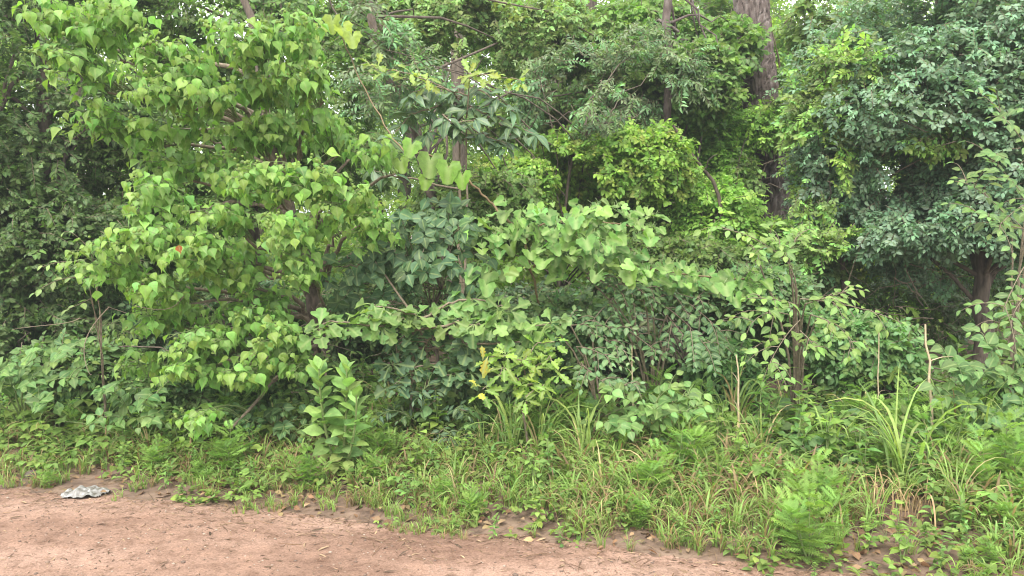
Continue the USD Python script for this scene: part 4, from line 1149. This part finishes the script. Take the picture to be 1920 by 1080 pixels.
def weed_trifoliate(t, rng, h, col):
    for s in range(9):
        a = s * 2.4 + rng.uniform(-.4, .4)
        rr, hh = h * rng.uniform(.35, 1.1), h * rng.uniform(.45, 1.0)
        e = np.array([math.cos(a) * rr, math.sin(a) * rr, hh])
        P = bez(np.zeros(3), e * [.3, .3, .9], e, 6)
        V, F, N = tube(P, np.linspace(.003, .0015, 6), 4)
        st_ = t.part('stem', V, F, STEM, N=N, world=False)
        acc = Acc()
        for w in (-1, 0, 1):
            b = a + w * 1.25
            acc.leaves(OVATE[0], e[None], np.array([[math.cos(b), math.sin(b), .05 - .2 * abs(w)]]), np.array([[0, 0, 1.]]) + rng.normal(0, .2, (1, 3)), np.array([h * .42 * (1.1 if w == 0 else .9)]), green(rng, 1, col, .05, .1, .05))
        acc.to(t, 'leaf', HERB, world=False)


def blade(rng, root, a, ln, width, arch, col, fold=.25):
    """One arching grass blade."""
    n = 8
    u = np.linspace(0, 1, n)
    rise = np.sin(np.clip(u * (1 + arch), 0, 2.6)) / math.sin(min(1 + arch, math.pi / 2))
    hd = np.array([math.cos(a), math.sin(a), 0])
    out = (u ** 1.8) * ln * (.25 + .38 * arch)
    P = root + hd * out[:, None] + UP * (rise * ln * (.86 - .22 * arch))[:, None]
    w = width * np.interp(u, [0, .1, .5, .85, 1], [.5, .9, 1, .5, .04])
    sd = np.array([-hd[1], hd[0], 0]) * math.cos(rng.normal(0, .5)) + UP * rng.normal(0, .25)
    tan = nrm(np.gradient(P, axis=0)); nn = nrm(np.cross(sd, tan))
    V = np.stack([P - sd * w[:, None] / 2 + nn * (w * fold)[:, None], P, P + sd * w[:, None] / 2 + nn * (w * fold)[:, None]], 1).reshape(-1, 3)
    F = []
    for i in range(n - 1):
        o, p = 3 * i, 3 * i + 3
        F += [[o, o + 1, p + 1], [o, p + 1, p], [o + 1, o + 2, p + 2], [o + 1, p + 2, p + 1]]
    F = np.array(F)
    S = np.tile(np.array([[0, 0], [.5, 0], [1, 0]], float), (n, 1))
    return V, F, vnormals(V, F), np.tile(col, (len(V), 1)), S


def weed_grass(t, rng, h, col, n=18, width=.012, dry=.12, spread_r=.04):
    for k in range(n):
        a = rng.uniform(0, 6.28)
        is_dry = rng.random() < dry
        c = np.array([.36, .29, .14]) * rng.uniform(.7, 1.1) if is_dry else green(rng, 1, col, .05, .12, .06)[0]
        root = np.array([math.cos(a + 1) * spread_r * rng.random(), math.sin(a + 1) * spread_r * rng.random(), 0])
        V, F, N, C, S = blade(rng, root, a, h * rng.uniform(.6, 1.15), width * rng.uniform(.6, 1.2), rng.uniform(.15, 1.3), c)
        t.part('dry_blade' if is_dry else 'blade', V, F, DRY if is_dry else HERB, C, N, S, world=False)


FERN, HERBC, TRI, GR = (.21, .34, .08), (.21, .32, .07), (.18, .285, .065), (.25, .36, .10)
protos = {}


def plant_weed(kind, variant, px, py, h, label, group, category='weed', pos=None):
    rng = np.random.default_rng(7000 + hash_(kind) * 10 + variant)
    p = floor_at(px, py) if pos is None else np.array(pos, float)
    p[2] = ground_z(p[0], p[1]) - .008
    rot = float(np.random.default_rng(int(abs(px * 7 + py))).uniform(0, 360))
    names = dict(fern='ferny_weed', leafy='leafy_weed', round='round_leaf_weed', tri='three_leaf_weed', grass='grass_clump', tuft='grass_tuft', star='lance_leaf_weed')
    key = (kind, variant)
    if key in protos:
        copy_of(protos[key], label, category, p, rot, h / .4, group)
        return
    t = Thing(names[kind], label, category, p, rot, h / .4, group)
    protos[key] = t
    H = .4
    if kind == 'fern':
        weed_ferny(t, rng, H, FERN)
    elif kind == 'leafy':
        weed_leafy(t, rng, H, HERBC, OVATE, .10, 3, 9, .3)
    elif kind == 'star':
        weed_leafy(t, rng, H, (.16, .29, .075), LANCE, .12, 2, 13, .7)
    elif kind == 'round':
        weed_leafy(t, rng, H, (.16, .26, .065), OVAL, .09, 4, 7, .2)
    elif kind == 'tri':
        weed_trifoliate(t, rng, H * .7, TRI)
    elif kind == 'grass':
        weed_grass(t, rng, H, GR, 17, .0105, .12)
    elif kind == 'tuft':
        weed_grass(t, rng, H, (.20, .30, .08), 22, .012, .25, .08)


def hash_(s):
    return sum(ord(c) * (i + 1) for i, c in enumerate(s)) % 97


# the ones that stand out: kind, variant, foot px, py, height, label
NAMED = [
    ('grass', 0, 1695, 950, .74, 'tallest clump of long arching grass in the right part of the verge', 'grass'),
    ('grass', 1, 1785, 885, .66, 'long arching grass clump leaning right behind the tallest one', 'grass'),
    ('grass', 2, 1375, 850, .70, 'arching grass clump under the pine side of the verge', 'grass'),
    ('grass', 1, 1590, 800, .62, 'fine arching grass clump at the back of the right verge', 'grass'),
    ('grass', 0, 965, 880, .62, 'arching grass clump below the yellowing oak sprout', 'grass'),
    ('grass', 2, 1010, 890, .55, 'grass clump mixed with ferny weeds in the middle of the verge', 'grass'),
    ('grass', 0, 1830, 900, .62, 'long arching grass clump near the right edge behind the dense ferny weed', 'grass'),
    ('grass', 2, 1430, 905, .5, 'arching grass clump left of the big bushy ferny weed', 'grass'),
    ('grass', 1, 1270, 870, .5, 'slim arching grass clump right of the tangle of dead grass', 'grass'),
    ('grass', 0, 1560, 905, .55, 'arching grass clump behind the big bushy ferny weed', 'grass'),
    ('grass', 2, 1480, 830, .55, 'grass clump between the two dry stalks', 'grass'),
    ('grass', 1, 1640, 1000, .35, 'short grass clump at the road edge right', 'grass'),
    ('tuft', 0, 800, 945, .24, 'bright tuft of broad short grass on the road edge right of the two stemmed weed', 'grass'),
    ('tuft', 1, 865, 960, .26, 'second bright tuft of short grass at the road edge, below the middle of the verge', 'grass'),
    ('tuft', 2, 690, 950, .12, 'small low grass tuft at the foot of the two stemmed weed', 'grass'),
    ('tuft', 0, 870, 1015, .10, 'tiny grass tuft growing alone on the dirt road', 'grass'),
    ('tuft', 1, 1380, 1045, .16, 'pale low grass tuft in the lower right on the dirt', 'grass'),
    ('tuft', 2, 1340, 945, .34, 'drooping grass tuft before the ferny weeds right of the middle', 'grass'),
    ('fern', 0, 1515, 1058, .38, 'big bushy bright green ferny weed in the lower right foreground', 'weed'),
    ('fern', 1, 1530, 1000, .36, 'bright ferny weed just behind the big bushy one', 'weed'),
    ('fern', 2, 1010, 870, .42, 'ferny weed amid the grass in the middle of the verge', 'weed'),
    ('fern', 0, 1085, 860, .45, 'upright ferny weed left of the dry grass', 'weed'),
    ('fern', 1, 578, 925, .26, 'blue green ferny weed at the left foot of the two stemmed weed', 'weed'),
    ('fern', 2, 435, 900, .32, 'bright ferny weed in the left verge below the drooping leaves', 'weed'),
    ('fern', 0, 300, 895, .24, 'low ferny weed left on the verge near the road', 'weed'),
    ('fern', 1, 1880, 960, .46, 'dense ferny weed at the right edge', 'weed'),
    ('fern', 2, 1230, 960, .34, 'ferny weed at the road edge under the middle green bush', 'weed'),
    ('fern', 0, 1290, 930, .40, 'ferny weed right of the dry grass patch', 'weed'),
    ('fern', 2, 700, 920, .22, 'small ferny weed right of the foot of the two stemmed weed', 'weed'),
    ('leafy', 0, 1690, 1065, .26, 'low dark leafy weed in the bottom right foreground', 'weed'),
    ('star', 0, 1740, 960, .40, 'lance leaved weed beside the tallest grass clump', 'weed'),
    ('star', 1, 1490, 790, .55, 'lance leaved weed rising beside the left dry stalk', 'weed'),
    ('star', 2, 1400, 800, .55, 'broad lance leaved weed by the arching grass at the back', 'weed'),
    ('star', 0, 1800, 810, .62, 'broad leaved weed above the right grass clump', 'weed'),
    ('round', 0, 1570, 860, .40, 'round leaved weed in the middle of the right verge', 'weed'),
    ('tri', 0, 125, 885, .2, 'three leaved weed just above the crumpled plastic sheet', 'weed'),
]
for k, v, px, py, h, lab, cat in NAMED:
    plant_weed(k, v, px, py, h, lab, None, cat)
# the many others
rv = np.random.default_rng(900)
KIND = {'fern': ('ferny weed', 'ferny weeds of the verge', 'weed'), 'leafy': ('broad leaved weed', 'broad leaved weeds of the verge', 'weed'),
        'star': ('lance leaved weed', 'lance leaved weeds of the verge', 'weed'), 'round': ('oval leaved weed', 'oval leaved weeds of the verge', 'weed'),
        'tri': ('three leaved weed', 'three leaved weeds of the verge', 'weed'), 'tuft': ('grass tuft', 'grass tufts of the verge', 'grass'), 'grass': ('arching grass clump', 'grass clumps of the verge', 'grass')}
MARKS = [('crumpled plastic sheet', 160, 928), ('dark stone at the left edge', 62, 897), ('two stemmed pale weed', 640, 905), ('yellowing oak sprout', 985, 840), ('tallest arching grass clump', 1695, 950),
         ('left dry stalk', 1385, 815), ('right tall dry stalk', 1752, 830), ('tangle of dead grass', 1085, 850), ('big bushy ferny weed', 1515, 1050), ('brightest road edge grass tuft', 800, 945),
         ('dark leafy weed at bottom right', 1690, 1062), ('left edge bush', 40, 800), ('lowest drooping leaves', 365, 850), ('middle verge bush', 1220, 820), ('brown dead grass patch', 1230, 920), ('dense right edge ferny weed', 1880, 960)]
RANK = ['nearest', 'second', 'third', 'fourth', 'fifth', 'sixth', 'seventh', 'eighth', 'ninth', 'tenth', 'eleventh', 'twelfth']
made, tries, many = 0, 0, []
spots = [tuple(floor_at(q[2], q[3])[:2]) for q in NAMED for _ in (0,)]
while made < 400 and tries < 9000:
    tries += 1
    x = rv.uniform(-3.9, 3.6)
    d = rv.uniform(-.05, 1.9)
    y = float(edge_y(x)) + d
    left = x < -.3
    if rv.random() < ((.35 if x < .3 else .8) if d < .12 else 0):
        continue
    if any((x - a) ** 2 + (y - b) ** 2 < .105 ** 2 for a, b in spots) or (abs(x - wb[0]) < .3 and -.9 < y - wb[1] < .15) or (abs(x + 2.33) < .26 and y < 4.62):
        continue
    spots.append((x, y))
    w = dict(fern=.16, leafy=.2, star=.16, round=.14, tri=.2, tuft=.1, grass=.04) if left else dict(fern=.16, leafy=.14, star=.2, round=.14, tri=.1, tuft=.13, grass=.13)
    k = list(w)[rv.choice(len(w), p=list(w.values()))]
    h = np.interp(d, [-.1, .15, .6, 1.9], [.08, .15, .24, .42 if left else .45]) * rv.uniform(.7, 1.25)
    if k == 'grass':
        h *= 1.35
    many.append((k, int(rv.integers(0, 3)), x, y, h))
    made += 1
named = {}
for w in many:                                            # each is named after the nearest thing that stands out
    k, v, x, y, h = w
    px, py = 960 + FPX * x / y, 430 + FPX * CAM[2] / y
    far = [math.hypot(px - a, 2 * (py - b)) for _, a, b in MARKS]
    m = int(np.argmin(far))
    dx, dy = px - MARKS[m][1], 2 * (py - MARKS[m][2])
    rel = ('right of' if dx > 0 else 'left of') if abs(dx) > abs(dy) else ('before' if dy > 0 else 'behind')
    size = 'tiny' if h < .13 else 'small' if h < .2 else 'middling' if h < .3 else 'tall'
    named.setdefault((size, k, rel, m), []).append((far[m], w))
for (size, k, rel, m), ws in named.items():
    ws.sort(key=lambda q: q[0])
    for i, (_, (_, v, x, y, h)) in enumerate(ws):
        label = f'{size} {KIND[k][0]} {rel} the {MARKS[m][0]}' if len(ws) == 1 else f'{RANK[min(i, 11)]} {size} {KIND[k][0]} {rel} the {MARKS[m][0]}'
        plant_weed(k, v, x * 1000, y * 1000, h, label, KIND[k][1], KIND[k][2], pos=(x, y, 0))

# ground cover: small leaves close to the soil
rq = np.random.default_rng(950)
cover = Thing('ground_cover', 'low green ground cover of tiny leaves between the weeds', 'ground cover', (0, 5, 0), kind='stuff')
acc = Acc()
n = 26000
x = rq.uniform(-4.3, 4.0, n); d = rq.uniform(-.1, 2.6, n) ** 1.0; y = edge_y(x) + d
p = np.stack([x, y, 0 * x], 1)
keep = meshkit.fbm(p * 3.2, 3, 61) > np.interp(d, [-.1, .05, .3, 1, 2.6], [.66, .54, .43, .40, .40])
x, y, d = x[keep], y[keep], d[keep]; n = len(x)
hh = np.interp(d, [-.1, .2, 1], [.02, .06, .13]) * rq.uniform(.1, 1.5, n)
p = np.stack([x, y, ground_z(x, y) + hh], 1)
a = rq.uniform(0, 6.28, n)
col = green(rq, n, (.19, .30, .07), .1, .2, .14)
sc = rq.uniform(.025, .06, n)
for q, tm in enumerate((FAR_A, FAR_B, FAR_C)):
    m = np.arange(n) % 3 == q
    acc.leaves(tm, p[m], np.stack([np.cos(a), np.sin(a), rq.normal(.15, .35, n)], 1)[m], (UP + rq.normal(0, .35, (n, 3)))[m], sc[m], col[m])
acc.to(cover, 'leaves', HERB)

n = 5200
x = rq.uniform(-6.5, 6.5, n); y = edge_y(x) + 1.1 + rq.uniform(0, 1, n) ** 1.4 * 5.2
p = np.stack([x, y, ground_z(x, y) + rq.uniform(.03, .38, n) ** 1.2], 1)
keep = meshkit.fbm(p * [1.4, 1.4, 0], 3, 63) > .40
p = p[keep]; n = len(p)
instanced(cover.path + '/low_sprays', HERB, p - cover.loc, nrm(rq.normal(0, 1, (n, 3)) * [1, 1, .3] + UP * .35), UP + OUT * .4 + rq.normal(0, .3, (n, 3)), rq.uniform(.045, .085, n), [FAR_A, FAR_B], 8, (.12, .20, .06), rq)

def tuft_meshes(path, g, dry):
    UsdGeom.Xform.Define(stage, path)
    acc = Acc()
    for k in range(8):
        c = np.array([.27, .19, .10]) * g.uniform(.7, 1.2) if g.random() < dry else green(g, 1, (.22, .33, .085), .07, .15, .12)[0]
        V, F, N, C, S = blade(g, np.array([g.normal(0, .05), g.normal(0, .05), 0]), g.uniform(0, 6.28), g.uniform(.5, 1.1), .045 * g.uniform(.6, 1.3), g.uniform(.3, 1.4), c)
        acc.add(V, F, N, C, S)
    V, F, N, C, S = acc.joined()
    mesh_prim(path + '/blades', V, F, HERB, C, N, S)


fine = Thing('fine_grass', 'thin mat of fine grass and dry strands between the weeds of the verge', 'grass', (0, 5, 0), kind='stuff')
pi = UsdGeom.PointInstancer.Define(stage, fine.path + '/tufts')
for k in range(6):
    tuft_meshes(f'{fine.path}/tufts/tuft_{k:03d}', np.random.default_rng(880 + k), .15 if k < 4 else .8)
    pi.CreatePrototypesRel().AddTarget(f'{fine.path}/tufts/tuft_{k:03d}')
n = 6000
x = rq.uniform(-4.3, 4.0, n); d = rq.uniform(0, 1, n) ** 1.3 * 1.9 - .12; y = edge_y(x) + d
p = np.stack([x, y, 0 * x], 1)
keep = meshkit.fbm(p * 2.6, 3, 67) > np.interp(d, [-.12, .02, .3, 1, 2], [.64, .52, .42, .42, .46]) - np.where(x > 0, .05, 0) * (d > .25) + .3 * ((abs(x + 2.33) < .2) & (y < 4.5))
x, y, d = x[keep], y[keep], d[keep]; n = len(x)
pi.CreateProtoIndicesAttr(Vt.IntArray.FromNumpy(rq.integers(0, 6, n).astype(np.int32)))
pi.CreatePositionsAttr(Vt.Vec3fArray.FromNumpy((np.stack([x, y, ground_z(x, y) - .004], 1) - fine.loc).astype(np.float32)))
hs = np.where(x > .3, 1.3, 1.0) * np.interp(d, [-.12, .1, .5, 1.8], [.06, .10, .17, .26]) * rq.uniform(.6, 1.3, n)
pi.CreateScalesAttr(Vt.Vec3fArray.FromNumpy(np.repeat(hs[:, None], 3, 1).astype(np.float32)))
a = rq.uniform(0, math.pi, n)
pi.CreateOrientationsAttr(Vt.QuathArray([Gf.Quath(float(math.cos(q)), 0.0, 0.0, float(math.sin(q))) for q in a]))
tag(pi.GetPrim(), kind='stuff')

# litter of fallen leaves
litter = Thing('leaf_litter', 'brown fallen leaves and pine straw on the soil of the verge', 'leaf litter', (0, 5, 0), kind='stuff')
acc = Acc()
n = 4200
x = rq.uniform(-4.3, 4.0, n); d = rq.gamma(2.2, .45, n) - .12; y = edge_y(x) + d
p = np.stack([x, y, ground_z(x, y) + rq.uniform(.003, .03, n)], 1)
a = rq.uniform(0, 6.28, n)
pal = np.array([(.15, .085, .048), (.19, .12, .068), (.11, .068, .045), (.23, .155, .09), (.18, .098, .055), (.20, .145, .07)])
col = pal[rq.integers(0, 6, n)] * np.exp(rq.normal(0, .2, (n, 1)))
for q, tm in enumerate((FAR_A, FAR_B)):
    m = np.arange(n) % 2 == q
    acc.leaves(tm, p[m], np.stack([np.cos(a), np.sin(a), rq.normal(0, .15, n)], 1)[m], (UP + rq.normal(0, .4, (n, 3)))[m], rq.uniform(.02, .055, n)[m], col[m])
acc.to(litter, 'fallen_leaves', DRY)
acc = Acc()
n = 9000                                                        # pine straw and dry stems lying about
x = rq.uniform(-4.3, 4.0, n); d = rq.gamma(2.0, .40, n) - .45; y = edge_y(x) + d
p = np.stack([x, y, ground_z(x, y) + rq.uniform(.002, .04, n) * np.clip(d * 2 + .3, .1, 1)], 1)
a = rq.uniform(0, 6.28, n)
needle = blade_leaf([(0, .010), (.35, .013), (.7, .012), (1, .004)], .2, .22, .3)
col = pal[rq.integers(0, 4, n)] * .85 * np.exp(rq.normal(0, .2, (n, 1)))
acc.leaves(needle, p, np.stack([np.cos(a), np.sin(a), rq.normal(0, .12, n)], 1), UP + rq.normal(0, .5, (n, 3)), np.clip(rq.lognormal(-2.9, .5, n), .02, .15), col)
n = 5500                                                        # crumbs of straw and bark trodden into the road
x = rq.uniform(-3.7, 2.4, n); d = -rq.uniform(0, 1, n) ** 1.5 * 1.6; y = edge_y(x) + d
p = np.stack([x, y, np.maximum(road_h(x, y), -.01) + .003], 1)
a = rq.normal(0, .9, n)
col = np.array([(.10, .062, .04), (.16, .10, .065), (.26, .18, .11), (.07, .045, .032)])[rq.integers(0, 4, n)] * np.exp(rq.normal(0, .25, (n, 1)))
fat = blade_leaf([(0, .03), (.4, .09), (.8, .06), (1, .01)], .3, .15, .2)
acc.leaves(fat, p, np.stack([np.cos(a), np.sin(a), rq.normal(.05, .15, n)], 1), UP + rq.normal(0, .35, (n, 3)), np.clip(rq.lognormal(-4.0, .55, n), .006, .06), col)
acc.to(litter, 'pine_straw', DRY)

# dead grass
for i, (px, py, h, lab) in enumerate(((1085, 850, .50, 'tall tangle of straw coloured dead grass in the middle of the verge'), (1230, 920, .26, 'collapsed patch of dead brown grass near the road right of the middle'), (1150, 975, .20, 'flat patch of dead grass at the road edge'), (1600, 950, .22, 'dead brown grass at the foot of the big ferny weed'), (1700, 985, .26, 'dead bent grass below the tallest grass clump'), (1420, 960, .22, 'dead grass between the ferny weeds at the road edge'))):
    p = floor_at(px, py); p[2] = ground_z(p[0], p[1])
    t = Thing('dead_grass', lab, 'dead grass', p)
    g = np.random.default_rng(970 + i)
    for k in range(46):
        root = np.array([g.normal(0, .11), g.normal(0, .08), 0])
        V, F, N, C, S = blade(g, root, g.uniform(0, 6.28), h * g.uniform(.5, 1.15), .005 * g.uniform(.7, 1.6), g.uniform(.3, 1.5), np.array([.36, .25, .13]) * g.uniform(.65, 1.2))
        t.part('blade', V, F, DRY, C, N, S, world=False)

# dry upright stalks
for lab, foot, top, r0 in (('left dry grey stalk standing up before the dark wood floor', (1385, 800), (1380, 665, 4.75), .009), ('right tall dry pale stalk standing before the dark wood floor', (1752, 830), (1735, 608, 4.6), .011), ('short bent stalk under the right sprays of the elm shrub', (1640, 800), (1648, 620, 4.95), .006), ('thin grey stalk hanging at the dark gap right of the pale edged bush', (1180, 780), (1185, 650, 4.85), .006)):
    e = at(*top); f = floor_at(*foot); f[1] = top[2] + .05; f[0] = at(foot[0], 800, f[1])[0]; f[2] = land(f[0], f[1]) - .02
    t = Thing('dry_stalk', lab, 'dry stalk', f)
    P = wob(bez(f, (f + e) / 2 + np.array([.02, 0, 0]), e, 9), .004, rq)
    V, F, N = tube(P, np.linspace(r0, r0 * .45, 9), 6)
    t.part('stalk', V, F, STRAW, N=N)
    for w in range(2):
        a = P[4 + 2 * w]; b = a + np.array([rq.normal(0, .05), -.02, rq.uniform(.02, .07)])
        V, F, N = tube(np.array([a, (a + b) / 2 + [0, 0, .01], b]), np.linspace(r0 * .35, .001, 3), 4)
        t.part('twig', V, F, STRAW, N=N)

# tangle of bare twigs in the dark gaps of the wood
for i, (px, py, rx, ry, Y, n, lab) in enumerate(((1330, 610, 130, 60, 6.6, 22, 'tangle of thin bare twigs in the dark gap below the grape vine'), (1680, 560, 160, 80, 6.9, 26, 'tangle of thin bare twigs in the dark gap under the large dark tree'), (480, 590, 120, 60, 6.2, 16, 'bare twigs in the shade inside the drooping tree'), (1310, 130, 60, 25, 8.6, 8, 'bundle of dead brown twigs caught left of the pine trunk'), (660, 650, 80, 50, 5.8, 10, 'bare twigs in the dark gap beside the dark trunk'))):
    g = np.random.default_rng(990 + i)
    t = Thing('twig_tangle', lab, 'twigs', tuple(at(px, py + ry, Y)))
    for k in range(n):
        a = at(px + g.uniform(-1, 1) * rx, py + g.uniform(-1, 1) * ry, Y + g.normal(0, .2))
        b = a + nrm(g.normal(size=3) * [1, .4, .6]) * g.uniform(.25, .8)
        V, F, N = tube(wob(bez(a, (a + b) / 2 + g.normal(0, .07, 3), b, 7), .01, g), np.linspace(g.uniform(.003, .007), .002, 7), 4)
        t.part('twig', V, F, TWIG, N=N)

# pebbles and crumbs on the road
peb = Thing('pebbles', 'small pale pebbles and crumbs strewn on the dirt road', 'pebbles', (0, 3.5, 0), kind='stuff')
ico = trimesh.creation.icosphere(0, 1.0); iv, if_ = np.array(ico.vertices), np.array(ico.faces)
acc = Acc()
n = 5200
x = rq.uniform(-3.6, 2.2, n); y = edge_y(x) - rq.uniform(-.15, 1.5, n)
s = np.clip(rq.lognormal(-5.95, .5, n), .0014, .015)
zz = road_h(x, y)
for k in range(n):
    V = iv * (1 + rq.normal(0, .16, (12, 1))) * s[k] * [1.2, 1, .62] + [x[k], y[k], max(zz[k], -.01) + s[k] * .25]
    acc.add(V, if_, iv, np.array([(.22, .15, .105), (.13, .085, .06), (.18, .12, .085), (.11, .075, .055), (.27, .215, .165)][k % 5]))
acc.to(peb, 'stones', usdkit.material(stage, '/World/Looks/pebble', {'a': ('attribute', {'attribute': 'tint'}), 'p': ('principled_bsdf', {'roughness': 0.9})}, [('a.color', 'p.base_color')], surface='p.BSDF'))

# crumpled plastic sheet and a dark stone at the left
lp = floor_at(160, 928)
xs_, ys_ = np.linspace(-.105, .105, 34), np.linspace(-.075, .075, 26)
X, Y = np.meshgrid(xs_, ys_)
pp = np.stack([X * 26, Y * 26, 0 * X], -1)
Z = .020 * (1 - (X / .115) ** 2 - .6 * (Y / .09) ** 2).clip(0, 1) ** .6 * (.45 + abs(meshkit.fbm(pp, 3, 71) - .5) * 4.0)
ang = np.arctan2(Y, X); rr = 1 + .18 * (meshkit.noise(np.stack([np.cos(ang) * 2, np.sin(ang) * 2, 0 * X], -1), 72) - .5)
V = np.stack([X * rr, Y * rr, Z + .004], -1).reshape(-1, 3)
i, j = np.meshgrid(np.arange(25), np.arange(33), indexing='ij'); a = i * 34 + j
F = np.stack([a, a + 1, a + 35, a + 34], -1).reshape(-1, 4)
V = np.array(V)
inside = ((V[F].mean(1)[:, 0] / .105) ** 2 + (V[F].mean(1)[:, 1] / .075) ** 2) < 1.02 + .1 * np.sin(7 * np.arctan2(V[F].mean(1)[:, 1], V[F].mean(1)[:, 0]))
F = F[inside]; F = np.vstack([F[:, [0, 1, 2]], F[:, [0, 2, 3]]])
PLASTIC = usdkit.material(stage, '/World/Looks/plastic', {'g': ('geometry', {}), 'n': ('noise_texture', {'scale': 40.0, 'detail': 4}), 'r': ('rgb_ramp', {'ramp': [(.32, (.11, .095, .075)), (.52, (.18, .172, .158)), (.7, (.34, .335, .32))]}), 'p': ('principled_bsdf', {'roughness': .35})},
                          [('g.position', 'n.vector'), ('n.fac', 'r.fac'), ('r.color', 'p.base_color')], surface='p.BSDF')
lp[2] = ground_z(lp[0], lp[1])
t = Thing('plastic_sheet', 'crumpled whitish plastic sheet lying on the left road edge', 'litter', lp, 4, 1.2)
t.part('sheet', V, F, PLASTIC, N=vnormals(V, F), world=False)
sp_ = floor_at(62, 897); sp_[2] = ground_z(sp_[0], sp_[1]) + .012
st = trimesh.creation.icosphere(3, 1.0); V = np.array(st.vertices) * [.05, .035, .028]
V *= (1 + .35 * (meshkit.fbm(V * 34, 3, 81) - .5))[:, None]
m = mesh_prim(numbered('/World/stone'), V, np.array(st.faces), STONE, N=vnormals(V, np.array(st.faces)))
UsdGeom.Xformable(m).AddTranslateOp().Set(Gf.Vec3d(*map(float, sp_)))
tag(m.GetPrim(), 'dark stone half hidden in the weeds at the far left of the road edge', 'stone')
